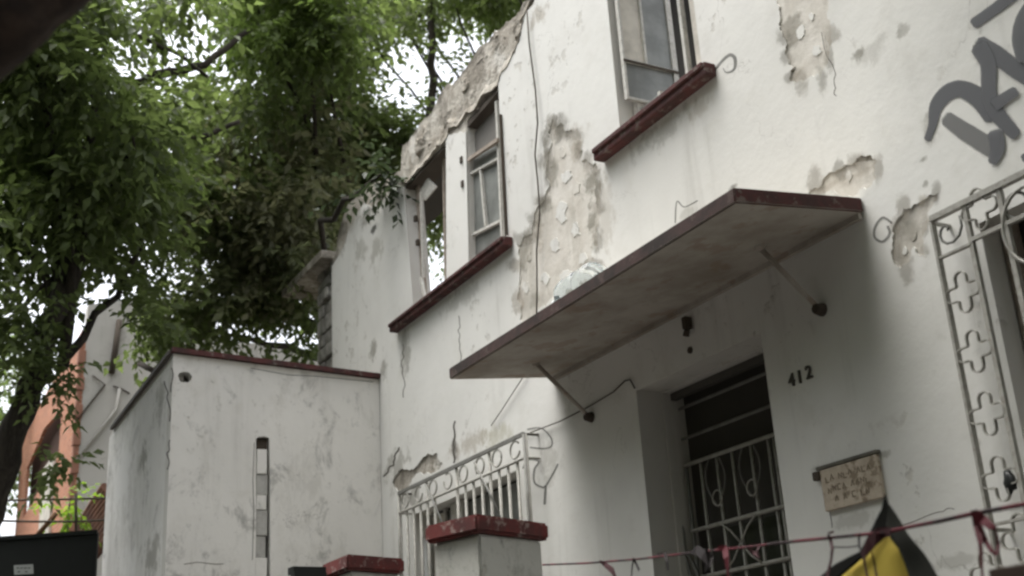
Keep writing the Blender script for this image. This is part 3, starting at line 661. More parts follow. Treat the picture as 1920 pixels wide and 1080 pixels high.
def sprayed(name, col, op, nz=0.35, sc=18):                # paint thinning out to nothing at the stroke's edge
    t = NT(name); t.set(col, 0.75)
    cov = t.n('ShaderNodeAttribute', attribute_name='cover').outputs['Fac']
    k = t.math('ADD', t.ss(cov, 0.0, 1.0), t.mul(t.math('SUBTRACT', t.noise(sc, 4, 0.7), 0.5), nz*2))
    k = t.mul(t.ss(k, 0.15, 0.85), t.ss(cov, 0.0, 0.25), op)
    tr_ = t.n('ShaderNodeBsdfTransparent'); mx = t.n('ShaderNodeMixShader', {0: k, 1: tr_.outputs[0], 2: t.b.outputs[0]}); t.t.links.new(mx.outputs[0], t.out.inputs[0])
    return t.m
m_spray = sprayed('grey_spray_paint', (0.105,0.108,0.115), 0.95); m_sprayl = sprayed('thin_grey_spray', (0.15,0.15,0.15), 0.72, 0.5, 6)
m_pen = sprayed('dark_marker', (0.12,0.12,0.11), 0.6, 0.9, 22); m_crackp = sprayed('dark_line', (0.10,0.09,0.075), 0.8, 1.0, 22)
gf = [([(1775,222),(1815,250),(1863,280)], [24,30,30], m_sprayl), ([(1739,261),(1748,235),(1755,200),(1774,176),(1801,167),(1833,182),(1862,216)], [11,13,22,26,28,32,34], m_spray),
      ([(1826,44),(1865,17),(1900,-10),(1930,-34)], [17,18,19,20], m_spray), ([(1836,84),(1870,104),(1905,130),(1960,165)], [30,30,28,28], m_spray),
      ([(1836,88),(1852,120),(1854,170),(1864,205),(1885,232),(1904,252)], [30,26,24,27,24,20], m_spray), ([(1866,250),(1870,278),(1861,304)], [26,23,15], m_spray),
      ([(1866,196),(1885,183),(1904,171)], [22,18,16], m_spray), ([(1935,10),(1917,40),(1910,75),(1918,112)], [24,24,22,20], m_spray), ([(1919,297),(1935,290)], [14,14], m_spray)]
g0 = stroke('graffiti', *gf[0], house, off=0.0012)
g0['label'] = 'bold grey spray-painted letters on the upper right wall'
for k, q in enumerate(gf[1:]): stroke('paint_stroke', *q, g0, off=0.0024 + 0.0012*k)
scr = [([(1672,418),(1655,408),(1641,425),(1640,445),(1655,453),(1668,438),(1664,424)], 4), ([(989,805),(1015,803),(1033,821),(1034,836),(1020,841),(994,839)], 2.4),
       ([(981,878),(989,862),(1010,865),(1002,880),(1002,904),(1015,913),(1023,911),(1038,886),(1046,870)], 3), ([(1023,911),(1022,930),(1021,945)], 4),
       ([(1338,135),(1352,116),(1368,103),(1378,110),(1376,130),(1362,136),(1356,128)], [4,4,5,6,4,2,1.5]), ([(1266,418),(1269,378),(1283,388),(1308,376)], 2)]
# grime washed round the broken edges of the plaster
q = random.Random(77); films = {}
for i, (px, py) in enumerate(((1034,230),(1052,236),(1075,252),(1084,278),(1100,300),(1118,316),(1120,350),(1122,390),(1118,440),(1112,490),(1104,540),(1028,262),(1024,300),(1026,335),(1012,375),(1000,405),(994,437),(975,446),(968,500),(968,560),(1466,72),(1474,110),(1482,145),(1500,156),(1540,142),(1555,110),(1558,60),(1530,340),(1570,318),(1610,304),(1645,310),(1690,386),(1725,380),(1758,362),(1736,420),(1734,470),(1700,498),(1676,470),(1680,420))):
    key = q.choice((0, 1, 0, 2)); bm, al = films.setdefault(key, (lambda b_: (b_, b_.verts.layers.float.new('cover')))(bmesh.new()))
    rx, ry = q.uniform(14, 30), q.uniform(20, 48); px += q.uniform(-4, 4); py += q.uniform(-3, 8); y = WY - 0.0004 - 0.00005*i; n = 14
    c_ = bm.verts.new(at_y(px, py, y)); c_[al] = 1.0; r1 = []; r2 = []
    for k in range(n):
        a_ = 2*math.pi*k/n; v = bm.verts.new(at_y(px + rx*0.5*math.cos(a_), py + ry*0.5*math.sin(a_), y)); v[al] = 0.55; r1.append(v)
        v = bm.verts.new(at_y(px + rx*math.cos(a_), py + ry*math.sin(a_), y)); v[al] = 0.0; r2.append(v)
    for k in range(n): bm.faces.new((c_, r1[k], r1[(k+1) % n])); bm.faces.new((r1[k], r2[k], r2[(k+1) % n], r1[(k+1) % n]))
for key, (bm, al) in films.items():
    bmesh.ops.recalc_face_normals(bm, faces=bm.faces[:]); me = bpy.data.meshes.new('grime'); bm.to_mesh(me); bm.free()
    link('grime', me, sprayed('washed_grime', ((0.27,0.245,0.20), (0.36,0.315,0.25), (0.20,0.185,0.15))[key], 0.36, 1.0, 11), house)['kind'] = 'stuff'
g1 = stroke('scribble', *scr[0], m_pen, house)
for k, q in enumerate(scr[1:]): stroke('scribble', *q, m_pen, house)
for k, q in enumerate([[(755,645),(757,668),(754,700),(756,745)], [(834,647),(815,658),(801,671),(793,690),(791,706)], [(748,839),(740,860),(728,880),(719,893)], [(812,836),(822,829),(833,827)],
        [(853,790),(850,830),(851,868)], [(860,592),(859,620),(862,655),(858,700)], [(905,578),(915,588),(928,582)], [(1560,905),(1556,960),(1560,990)], [(1690,985),(1760,960),(1790,955)],
        [(1100,420),(1110,460),(1104,500)], [(1060,415),(1075,400),(1090,385)], [(930,560),(945,566),(953,560)], [(1540,60),(1560,120),(1565,160),(1568,180)]]):
    if k in (1, 3, 6, 9, 10, 11): continue
    stroke('crack', jag(q, 4.5, 2, False, 40+k), 1.3 if k not in (4, 2) else 2.8, m_crackp, house, off=0.001)

# ---------------------------------------------------------------- two cables on the facade, the jug on the canopy
def cable(pts, r, label, Y=WY - 0.02):
    o = MB().tube([at_y(x, y, Y) for x, y in pts], r, 6).done('cable', m_crack); return tag(o, label, 'cable')
cable([(988,20),(992,80),(1004,170),(1008,230),(1003,290),(1009,350),(1012,400),(1006,470),(1007,540),(1006,600)], 0.007, 'thin loose cable hanging down the upper wall between the windows', WY - 0.03)
cable([(982,816),(1050,790),(1105,762),(1150,735),(1172,714),(1182,712),(1190,728)], 0.0055, 'dark cable running from the left window grille up to the door recess')
cable([(921,798),(940,770),(958,742),(975,716),(985,700)], 0.004, 'short thin cable slanting from under the canopy to the left grille')
t = NT('clear_plastic'); t.set((0.72,0.78,0.80), 0.12, spec=0.5); t.b.inputs['Transmission Weight'].default_value = 0.92; t.b.inputs['IOR'].default_value = 1.2
m_clear = t.m
jz = 4.19
ja, jb = at_z(1036, 548, jz), at_z(1118, 520, jz + 0.02)
jy = WY - 0.62; q = at_y(1040, 545, jy); q2 = at_y(1122, 512, jy)
jug = empty('water_jug', (q.x, jy, q.z), 'empty clear plastic water jug lying on top of the door canopy', 'jug')
zc = zf + 0.085 + 0.12
L = q2.x - q.x
def lathe_x(prof, n=18):
    b = MB(); b.tube([(x, 0, 0) for x, r in prof], [r for x, r in prof], n); return b
b = MB(); prof = [(0.0,0.045),(0.03,0.085),(0.07,0.112),(0.12,0.12),(0.13,0.112),(0.15,0.112),(0.16,0.12),(0.27,0.12),(0.28,0.112),(0.30,0.112),(0.31,0.12),(0.42,0.12),(0.45,0.10),(0.455,0.0)]
zc = zf + 0.105 + 0.115 + 0.01
b.tube([(q.x + 0.09 + x, jy, zc) for x, r in prof], [r for x, r in prof], 20); b.done('body', m_clear, jug)
b = MB(); b.tube([(q.x + 0.02, jy, zc), (q.x + 0.095, jy, zc)], [0.032, 0.034], 14); nk = b.done('neck', m_clear, jug)
b = MB(); b.tube([(q.x, jy, zc), (q.x + 0.022, jy, zc)], [0.036, 0.036], 14); b.done('cap', simple('white_plastic', (0.75,0.77,0.78), 0.35), nk)

# ---------------------------------------------------------------- the annex beside the house
AX, AXL, AY, AYB = -11.03, -14.07, 2.513, WY - 0.004
annex = empty('annex', (AXL, AY, 0), 'plain whitewashed side building with a thin dark-red coping left of the house', 'building')
ztop = lambda y: 5.094 + (5.006 - 5.094) * (y - AY) / (WY - AY)
ch = [at_x(480, 822, AX), at_x(505, 822, AX), at_x(510, 1100, AX), at_x(476, 1100, AX)]
chase = [(p.y, p.z) for p in ch]; chase[2] = (chase[1][0] + 0.012, 1.0); chase[3] = (chase[0][0] - 0.012, 1.0)
hp = at_x(347, 707, AX); hole = [(hp.y + 0.065*math.cos(a), hp.z + 0.055*math.sin(a)) for a in [k*math.pi/7 for k in range(14)]]
sheet('side_wall', [(AY, 0.01), (AYB, 0.01), (AYB, ztop(AYB)), (AY, ztop(AY))], [jag(chase, 0.02, 3, True, 2), jag(hole, 0.015, 1, True, 3)], lambda u, v: (AX, u, v), (-0.14, 0, 0), [m_annex, m_reveal], annex, 1)
fp = at_y(316, 806, AY); fh = [(fp.x + 0.05*math.cos(a), fp.z + 0.10*math.sin(a)) for a in [k*math.pi/6 for k in range(12)]]
sheet('front_wall', [(AXL, 0.01), (AX - 0.142, 0.01), (AX - 0.142, 5.09), (AXL + 0.3, 5.03), (AXL + 0.03, 4.98), (AXL, 4.9)], [jag(fh, 0.03, 2, True, 6)], lambda u, v: (u, AY + 0.002, v), (0, 0.14, 0), [m_annexf, m_reveal], annex, 1)
b = MB(); b.box(AXL, AX - 0.145, AYB - 0.14, AYB, 0.01, 4.98); b.box(AXL, AXL + 0.14, AY + 0.144, AYB - 0.142, 0.01, 4.9); b.done('rear_wall', m_annex, annex)
b = MB(); b.box(AX - 0.4, AX - 0.16, AY + 0.15, AYB - 0.15, 0.5, 4.9); b.done('core', m_inside, annex)
b = MB(); b.prism([(AXL + 0.01, AY + 0.02, 4.97), (AX - 0.012, AY + 0.02, 5.085), (AX - 0.012, AYB, 5.0), (AXL + 0.01, AYB, 4.95)], (0, 0, 0.03)); b.done('roof', m_inside, annex)
b = MB(); b.bar((AX + 0.012, AY - 0.02, ztop(AY) + 0.03), (AX + 0.012, AYB, ztop(AYB) + 0.03), (0.035, 0, 0), (0, 0, 0.024)); b.done('coping', m_red, annex)
b = MB(); b.bar((AXL + 0.25, AY - 0.012, 5.035), (AX - 0.025, AY - 0.012, 5.115), (0, 0.03, 0), (0, 0, 0.018)); b.done('coping', paint('dark_coping', (0.10,0.085,0.075), (0.06,0.055,0.05)), annex)
# patched pipe chase: cement pieces, a gap and a dark box at its head
zz = chase[0][1]; y0c, y1c = chase[0][0] + 0.004, chase[1][0] - 0.008
m_cem = paint('grey_cement', (0.44,0.43,0.40), (0.33,0.32,0.295), 0.95, (0.55,0.54,0.51), 0.4, 10)
for k, (h, dpt, m) in enumerate(((0.10, 0.04, m_rust), (0.24, 0.006, m_annex), (0.20, 0.016, m_cem), (0.14, 0.006, m_annex), (0.24, 0.012, m_cem), (0.2, 0.02, m_cem), (0.3, 0.008, m_annex), (0.4, 0.01, m_cem), (0.5, 0.008, m_annex))):
    b = MB(); b.box(AX - 0.10, AX - dpt, y0c + 0.01, y1c - 0.012*(k % 2), zz - h + 0.005, zz, 0.004); b.done('patch', m, annex); zz -= h
def stroke_x(pts, wd, m, parent, X, name='crack'):
    for i in range(1): pass
    bm = bmesh.new(); L = []
    for i, (x, y) in enumerate(pts):
        t = (Vector(pts[min(i+1, len(pts)-1)]) - Vector(pts[max(i-1, 0)])).normalized(); n = Vector((-t.y, t.x))*wd/2
        L.append((bm.verts.new(at_x(x+n.x, y+n.y, X)), bm.verts.new(at_x(x-n.x, y-n.y, X))))
    for i in range(len(L)-1): bm.faces.new((L[i][0], L[i+1][0], L[i+1][1], L[i][1]))
    me = bpy.data.meshes.new(name); bm.to_mesh(me); bm.free(); return link(name, me, m, parent)
for q in ([(470,690),(540,703),(600,706),(700,716)], [(345,1058),(370,1054),(405,1058),(420,1057)], [(477,830),(474,900),(476,960),(473,1050)]):
    stroke_x(q, 1.2, m_crack, annex, AX + 0.0015)
for q in ([(308,715),(313,745),(318,790)], [(318,825),(313,850),(314,880)], [(322,690),(320,735)]):
    stroke('crack', jag(q, 5, 2, False, 7), 2, m_crackp, annex, Y=AY, off=0.001)
p = at_d(262, 682, 15.2); p2 = at_d(293, 698, 14.6)
tag(MB().tube([p, p2], 0.035, 8).done('rainspout', m_rust, annex))

# ---------------------------------------------------------------- the brick neighbour far left
NX, NY = -20.945, 3.2
nbr = empty('neighbour_building', (NX, NY, 0), 'orange brick building with a blank pale side wall beyond the annex', 'building')
t = NT('orange_brick')
bk = t.n('ShaderNodeTexBrick', {'Vector': t.n('ShaderNodeMapping', {'Vector': t.co, 'Rotation': (math.pi/2, 0, 0)}).outputs[0], 'Scale': 1.0, 'Brick Width': 0.26, 'Row Height': 0.075, 'Mortar Size': 0.006,
    'Color1': (0.48,0.20,0.11,1), 'Color2': (0.38,0.155,0.09,1), 'Mortar': (0.52,0.38,0.29,1)})
m_brick = t.set(t.mix(t.mul(t.ss(t.noise(2.5, 4), 0.5, 0.75), 0.4), bk.outputs['Color'], (0.26,0.11,0.07)), 0.9, bk.outputs['Fac'], 0.01, -0.5)
m_pale = plaster('pale_party_wall', (0.50,0.48,0.44), grime=0.8, streak=0.7)
o1 = [at_y(x, y, NY) for x, y in ((54,836),(110,776),(112,822),(86,862))]
o1 = [(p.x, p.z) for p in o1]; xl = min(p[0] for p in o1); xr = max(p[0] for p in o1)
zlo, zhi = at_y(98, 850, NY).z, at_y(108, 778, NY).z
arch = [(xl, zlo - 0.6), (xr, zlo - 0.2), (xr, zhi), ((xl+xr)/2, zhi + 0.15), (xl, zhi - 0.2)]
xe = at_y(28, 1000, NY).x
sheet('brick_wall', [(xe, 0), (NX - 0.004, 0), (NX - 0.004, 8.55), (xe, 8.4)], [arch], lambda u, v: (u, NY, v), (0, 0.06, 0), [m_brick], nbr)
b = MB(); b.box(max(xl - 4.0, xe + 0.31), xr + 0.2, NY + 0.20, NY + 0.26, zlo - 1, zhi + 0.5); b.done('loggia', simple('brown_recess', (0.10,0.055,0.04), 0.9), nbr)
pa, pb = at_y(84, 900, NY).x, at_y(103, 900, NY).x
b = MB(); b.box(pa, pb, NY - 0.05, NY - 0.002, 2.0, at_y(95, 868, NY).z); b.done('window', m_paneL, nbr)
sheet('side_wall', [(NY + 0.064, 0), (9.5, 0), (9.5, 8.5), (5.0, 8.6), (4.4, 9.3), (NY + 0.064, 9.0)], [], lambda u, v: (NX, u, v), (-0.25, 0, 0), [m_pale], nbr)
b = MB(); b.box(xe, xe + 0.3, NY + 0.304, 9.5, 0, 8.3); b.box(xe, NX - 0.255, 9.2, 9.5, 0, 8.3); b.done('rear_wall', m_brick, nbr)
b = MB(); z = 0.0; k = 0
while z < 8.4:
    e = 0.06 if k % 2 else 0.0; b.box(NX - 0.12, NX + 0.01 + e*0.3, NY - 0.03 - e*0.3, NY + 0.03 + e*0.8, z, z + 0.23, 0.01); z += 0.24; k += 1
b.done('quoin', simple('dark_brick', (0.32,0.16,0.11), 0.9), nbr)['kind'] = 'stuff'
XN = NX + 0.03
for pts, r, m in (([(224,600),(217,650),(209,700)], 0.055, m_rust), ([(173,704),(197,721),(144,789)], 0.016, m_rust), ([(212,724),(228,729),(243,738)], 0.016, m_rust), ([(224,728),(218,768),(144,862)], 0.025, m_pale)):
    MB().tube([at_x(x, y, XN) for x, y in pts], r, 6).done('wall_line', m, nbr)  # thin raised lines on the pale side wall

# lean-to of brown roof tiles between the two buildings
lt = empty('tiled_lean_to', at_d(170, 1040, 17), 'small sloping brown tiled roof beside the annex, above the black gate', 'roof')
m_tile = paint('brown_roof_tile', (0.20,0.095,0.065), (0.12,0.065,0.05), 0.85, (0.28,0.17,0.13), 0.4, 6)
A0, A1, B0, B1 = at_d(196, 912, 16.2), at_d(150, 986, 17.2), at_d(240, 960, 15.6), at_d(178, 1042, 16.6)
for k in range(10):
    f = k/9; a, c = A0.lerp(B0, f), A1.lerp(B1, f)
    MB().tube([a, a.lerp(c, 0.5) + Vector((0,0,0.015)), c], [0.05, 0.055, 0.06], 8).done('tile', m_tile, lt)
b = MB(); b.prism([A0, A1, B1, B0], (0, 0, -0.08)); b.done('board', m_tile, lt)

# black gate panel with a small white label, wires above it
PR = at_d(183, 997, 14.0); r = ray(-25, 1011.5); PL = EYE + r * ((PR.z - 1.6) / r.z)
gate = empty('gate', ((PR.x+PL.x)/2, (PR.y+PL.y)/2, 0), 'black sheet-metal gate panel with a small white notice at lower left', 'gate')
dv = (PR - PL).normalized(); nv = Vector((dv.y, -dv.x, 0)).normalized()
if nv.dot(EYE - PR) < 0: nv = -nv
b = MB(); b.prism([Vector((PL.x, PL.y, 0)), Vector((PR.x, PR.y, 0)), PR, PL], -nv * 0.05, bev=0.006); b.done('panel', m_steel, gate)
b = MB(); b.bar(PL + nv*0.012, PR + nv*0.012 , nv*0.01, (0,0,0.02)); b.done('top_rail', m_steel, gate)
def on_plane(px, py, off=0.0):
    rr = ray(px, py); o = PR + nv*off; return EYE + rr * ((o - EYE).dot(nv) / rr.dot(nv))
b = MB(); b.prism([on_plane(26,1060,0.006), on_plane(62,1058,0.006), on_plane(63,1076,0.006), on_plane(27,1078,0.006)], nv*0.003); note = b.done('notice', simple('grey_white_label', (0.42,0.44,0.42), 0.6), gate)
for (y, xs) in ((1064, (31, 38, 45, 52)), (1071, (33, 47))):
    for x in xs:
        b = MB(); b.prism([on_plane(x,y,0.0105), on_plane(x+5,y-0.3,0.0105), on_plane(x+5,y+2,0.0105), on_plane(x,y+2.3,0.0105)], nv*0.001); b.done('print', simple('label_ink', (0.12,0.125,0.12), 0.7), note)
for pts, lab in (([(-20,939),(60,937),(130,936),(200,934)], 'upper of two wires strung in front of the orange brick building'), ([(-20,976),(60,978),(140,978),(200,975)], 'lower of two wires strung in front of the orange brick building')):
    tag(MB().tube([at_d(x, y, 15.5) for x, y in pts], 0.013, 6).done('wire', m_rust), lab, 'wire')
tag(MB().tube([at_d(142,925,15.5), at_d(143,1010,15.5)], 0.018, 6).done('wire_post', m_rust), 'thin upright rod carrying wires beside the brown tiled roof', 'post')
tag(MB().tube([at_d(68,1006,15.8), at_d(106,962,15.8)], 0.03, 6).done('wooden_stick', simple('brown_stick', (0.13,0.07,0.035), 0.9)), 'brown stick leaning in front of the orange brick wall', 'stick')

# ---------------------------------------------------------------- gate posts on the street line
def post(label, c, l, r_, ztop, capm, bodym):
    c, l, r_ = Vector(c), Vector(l), Vector(r_); d4 = l + r_ - c
    cen = (c + d4) / 2; e = empty('gate_post', (cen.x, cen.y, 0), label, 'gate post', 'gate posts along the street')
    q = [c, l, d4, r_]
    b = MB(); b.prism([(p.x, p.y, ztop - 0.085) for p in q], (0, 0, 0.085), bev=0.014)
    b.bm.verts.ensure_lookup_table()
    b.done('cap', capm, e, smooth=False)
    ins = [cen + (p - cen) * 0.86 for p in q]
    b = MB(); b.prism([(p.x, p.y, 0) for p in ins], (0, 0, ztop - 0.088), bev=0.012); b.done('shaft', bodym, e)
    return e
m_post = plaster('weathered_post', (0.52,0.515,0.475), grime=1.4, streak=1.0, scuff=0.75, k=2.2)
p1 = post('nearer gate post with a chipped dark-red cap where the red rope is tied', (-5.088,2.601), (-5.47,2.50), (-5.30,3.12), 2.556, m_redworn, m_post)
p = at_y(958, 1076, 2.9); b = MB(); b.box(p.x-0.0, p.x+0.05, p.y-0.02, p.y+0.04, p.z-0.05, p.z+0.005, 0.005)
b.done('dark_hole_block', m_rust, p1)  # dark block set in place of a hole in the post
post('farther gate post with a faded dull-red cap, before the annex', (-6.40,2.455), (-6.86,2.46), (-6.555,2.87), 2.556, m_redworn, m_post)
a, c = at_z(545, 1067, 2.50), at_z(606, 1068, 2.50)
gl_ = empty('gate_leaf', ((a.x+c.x)/2, (a.y+c.y)/2, 0), 'black metal gate leaf edge beside the farther gate post', 'gate')
b = MB(); dv2 = (c - a).normalized(); n2 = Vector((dv2.y, -dv2.x, 0)); b.prism([(a.x, a.y, 0.1), (c.x, c.y, 0.1), (c.x+n2.x*0.05, c.y+n2.y*0.05, 0.1), (a.x+n2.x*0.05, a.y+n2.y*0.05, 0.1)], (0, 0, 2.38)); b.done('panel', m_steel, gl_)
b = MB(); b.bar((a.x, a.y, 2.49), (c.x, c.y, 2.49), n2*0.04, (0,0,0.02)); b.done('top_rail', m_steel, gl_)

# ---------------------------------------------------------------- red rope, ribbons and the yellow banner
t = NT('twisted_red_black'); nn = t.noise(7, 2, 0.5, t.map((1, 0, 0)))
m_rope = t.set(t.mix(t.ss(nn, 0.46, 0.54), (0.105,0.012,0.020), (0.022,0.010,0.011)), 0.75)
YRp = 2.8
rp = [(1018,1059),(1100,1056),(1200,1048),(1300,1036),(1400,1026),(1480,1016),(1560,1008),(1662,998),(1700,989),(1762,977),(1825,963),(1880,953),(1930,944),(1990,932)]
rope = tag(MB().tube([at_y(x, y, YRp + (0.12 if i == 0 else 0)) for i, (x, y) in enumerate(rp)], [0.0042]*5 + [0.0055]*4 + [0.0068]*5, 8).done('rope', m_rope), 'red and black ribbon rope strung from the gate post across the doorway', 'rope')
def ribbon(pts, wd, m, label, Y=2.77, extra=()):
    o = None
    b = MB()
    for pl, ww in [(pts, wd)] + list(extra):
        P3 = [at_y(x, y, Y + 0.012*math.sin(i*1.9)) for i, (x, y) in enumerate(pl)]; vs = []
        for i, p in enumerate(P3):
            tt = (P3[min(i+1, len(P3)-1)] - P3[max(i-1, 0)]).normalized(); n = tt.cross(Vector((0, 1, 0))).normalized()
            w_ = ww[min(i, len(ww)-1)] * (p - EYE).length / FPX / 2; n = (n + Vector((0, 0.35*math.sin(i*1.3), 0))) * w_
            th = Vector((0, 0.002, 0)); vs.append([b.bm.verts.new(v) for v in (p-n, p+n, p+n+th, p-n+th)])
        for i in range(len(vs)-1):
            for k in range(4): b.bm.faces.new((vs[i][k], vs[i][(k+1)%4], vs[i+1][(k+1)%4], vs[i+1][k]))
        b.bm.faces.new(vs[0]); b.bm.faces.new(list(reversed(vs[-1])))
    return tag(b.done('ribbon', m), label, 'ribbon', 'ribbons tied along the red rope')
m_rbr = simple('crimson_ribbon', (0.115,0.012,0.020), 0.6, 0, 0.4, 5); m_rbm = simple('maroon_ribbon', (0.055,0.014,0.017), 0.7, 0, 0.4, 5); m_rbk = simple('black_ribbon', (0.018,0.013,0.013), 0.7)
ribbon([(1124,1052),(1134,1058),(1148,1070),(1153,1082),(1156,1100)], [4,8,11,13,12], m_rbm, 'broad maroon ribbon nearest the gate post, flicking rightward')
ribbon([(1187,1046),(1192,1056),(1198,1069)], [4,4,5], m_rbk, 'forked thin dark ribbon between the broad maroon and the short black one', extra=[([(1188,1046),(1185,1062),(1183,1090)], [3,2.5,2])])
ribbon([(1232,1039),(1246,1037),(1250,1052),(1252,1069)], [3,5,6,7], m_rbk, 'short straight black ribbon against the white wall left of the doorway')
ribbon([(1296,1038),(1305,1030),(1318,1040),(1325,1058),(1322,1072)], [8,16,18,11,6], m_rbk, 'bunched black and maroon ribbon knot at the left edge of the door grille', extra=[([(1322,1030),(1335,1045),(1330,1064)], [6,9,5])])
ribbon([(1346,1026),(1358,1028),(1362,1045),(1364,1070),(1368,1100)], [6,13,13,10,10], m_rbr, 'wide crimson ribbon hanging in front of the door grille')
ribbon([(1400,1026),(1412,1036),(1424,1046),(1418,1034),(1424,1024)], [4,6,5,4,4], m_rbm, 'small knotted maroon bow on the rope before the door grille')
ribbon([(1552,1002),(1557,1012),(1560,1030),(1558,1050),(1552,1075),(1545,1100)], [5,6,6,7,10,13], m_rbm, 'long dark ribbon hanging just left of the yellow banner', extra=[([(1553,1000),(1563,997)], [4,4])])
ribbon([(1612,1000),(1610,1012),(1612,1030)], [4,4,4], m_rbk, 'short black ribbon at the black edge of the yellow banner', extra=[([(1562,1026),(1590,1026),(1612,1023)], [2.5,2.5,2.5]), ([(1590,1003),(1594,1008),(1598,1002)], [3,3,3])])
ribbon([(1824,957),(1832,985),(1838,1020),(1840,1060),(1843,1100)], [9,14,8,6,6], m_rbr, 'looped crimson ribbon beside the right window grille', extra=[([(1826,958),(1842,974),(1858,987),(1868,990)], [10,16,13,5]), ([(1836,985),(1846,1012),(1858,1032),(1867,1040)], [10,9,8,6]), ([(1865,992),(1872,1020),(1868,1042)], [4,6,5])])
ribbon([(1668,996),(1650,1000),(1632,1018),(1618,1042),(1622,1062),(1630,1100)], [16,20,20,17,7,5], m_rbm, 'maroon ribbon draped over the black edge of the yellow banner', Y=2.79, extra=[([(1634,1035),(1640,1060),(1646,1100)], [3,3.5,4])])
ban = empty('banner', at_y(1650, 1100, 2.86), 'yellow triangular banner with broad black borders propped behind the rope', 'banner')
def cloth(name, pts, m, Y, wob=0.005):
    me_o = sheet(name, [F(x, y, Y) for x, y in pts], [], lambda u, v: (u, Y, v), (0, 0.004, 0), [m])
    me = me_o.data; bm = bmesh.new(); bm.from_mesh(me)
    bmesh.ops.triangulate(bm, faces=bm.faces[:]); bmesh.ops.subdivide_edges(bm, edges=bm.edges[:], cuts=3, use_grid_fill=True)
    for v in bm.verts: v.co.y += wob*math.sin(v.co.x*21 + v.co.z*9) + wob*0.6*math.sin(v.co.z*34 - v.co.x*13)
    bm.to_mesh(me); bm.free(); me.shade_smooth()
    bpy.data.objects.remove(me_o); return link(name, me, None, ban)
m_yel = paint('yellow_cloth', (0.62,0.48,0.085), (0.52,0.39,0.06), 0.8, None, 0, 4); m_bord = simple('black_cloth', (0.016,0.016,0.014), 0.95, spec=0.1)
cloth('panel', [(1657,985),(1676,1010),(1690,1030),(1708,1080),(1722,1130),(1520,1130),(1577,1080),(1618,1043)], m_yel, 2.87)
cloth('border', [(1660,926),(1668,952),(1662,1000),(1656,993),(1620,1041),(1577,1082),(1518,1130),(1478,1130),(1538,1080),(1565,1058),(1596,1040),(1608,1034),(1640,980),(1654,955)], m_bord, 2.85)
cloth('border', [(1666,945),(1672,955),(1700,998),(1729,1037),(1753,1075),(1786,1130),(1724,1130),(1705,1080),(1688,1029),(1662,996)], simple('charcoal_cloth', (0.032,0.033,0.028), 0.95, spec=0.1), 2.842)
# brown board edge at the foot of the right window
p = at_y(1893, 1072, 2.6); b = MB(); b.box(p.x - 0.05, p.x + 0.5, 2.58, 2.62, 1.4, p.z + 0.012, 0.006)
tag(b.done('wooden_board', simple('dark_brown_board', (0.055,0.035,0.024), 0.8)), 'dark brown board edge below the right window grille', 'board')

# ---------------------------------------------------------------- trees
def leafmat(name, a, b_, tr, trf=0.45):
    t = NT(name)
    rp_ = t.n('ShaderNodeNewGeometry').outputs['Random Per Island']
    big = t.noise(0.55, 3, 0.5)
    f = t.math('ADD', t.mul(rp_, 0.6), t.mul(t.ss(big, 0.35, 0.65), 0.4))
    col = t.mix(f, a, b_); t.set(col, 0.5, spec=0.25)
    trn = t.n('ShaderNodeBsdfTranslucent', {'Color': t.mix(f, tr, tuple(min(1, x*1.5) for x in tr))})
    mx = t.n('ShaderNodeMixShader', {0: trf, 1: t.b.outputs[0], 2: trn.outputs[0]}); t.t.links.new(mx.outputs[0], t.out.inputs[0])
    return t.m
m_leaf = leafmat('green_leaf', (0.066,0.088,0.040), (0.108,0.132,0.057), (0.13,0.175,0.050), 0.52)
m_leafy = leafmat('bright_leaf', (0.070,0.100,0.028), (0.105,0.142,0.040), (0.115,0.17,0.038), 0.45)
m_leafd = leafmat('dull_leaf', (0.090,0.104,0.058), (0.13,0.142,0.078), (0.15,0.175,0.072), 0.52)
m_leafb = leafmat('brown_leaf', (0.12,0.125,0.072), (0.17,0.165,0.10), (0.18,0.19,0.09), 0.52)
m_lime = leafmat('lime_leaf', (0.12,0.20,0.02), (0.18,0.28,0.03), (0.22,0.36,0.03))
t = NT('grey_bark'); n = t.noise(3, 5, 0.7, t.map((6, 6, 1.2)))
m_bark = t.set(t.mix(t.ss(n, 0.35, 0.65), (0.055,0.047,0.038), (0.025,0.021,0.017)), 0.95, n, 0.03, 0.9)
t = NT('brown_limb_bark'); n = t.noise(3, 5, 0.7, t.map((5, 5, 5)))
m_bark2 = t.set(t.mix(t.ss(n, 0.35, 0.65), (0.045,0.030,0.022), (0.022,0.015,0.012)), 0.95, n, 0.02, 0.8)

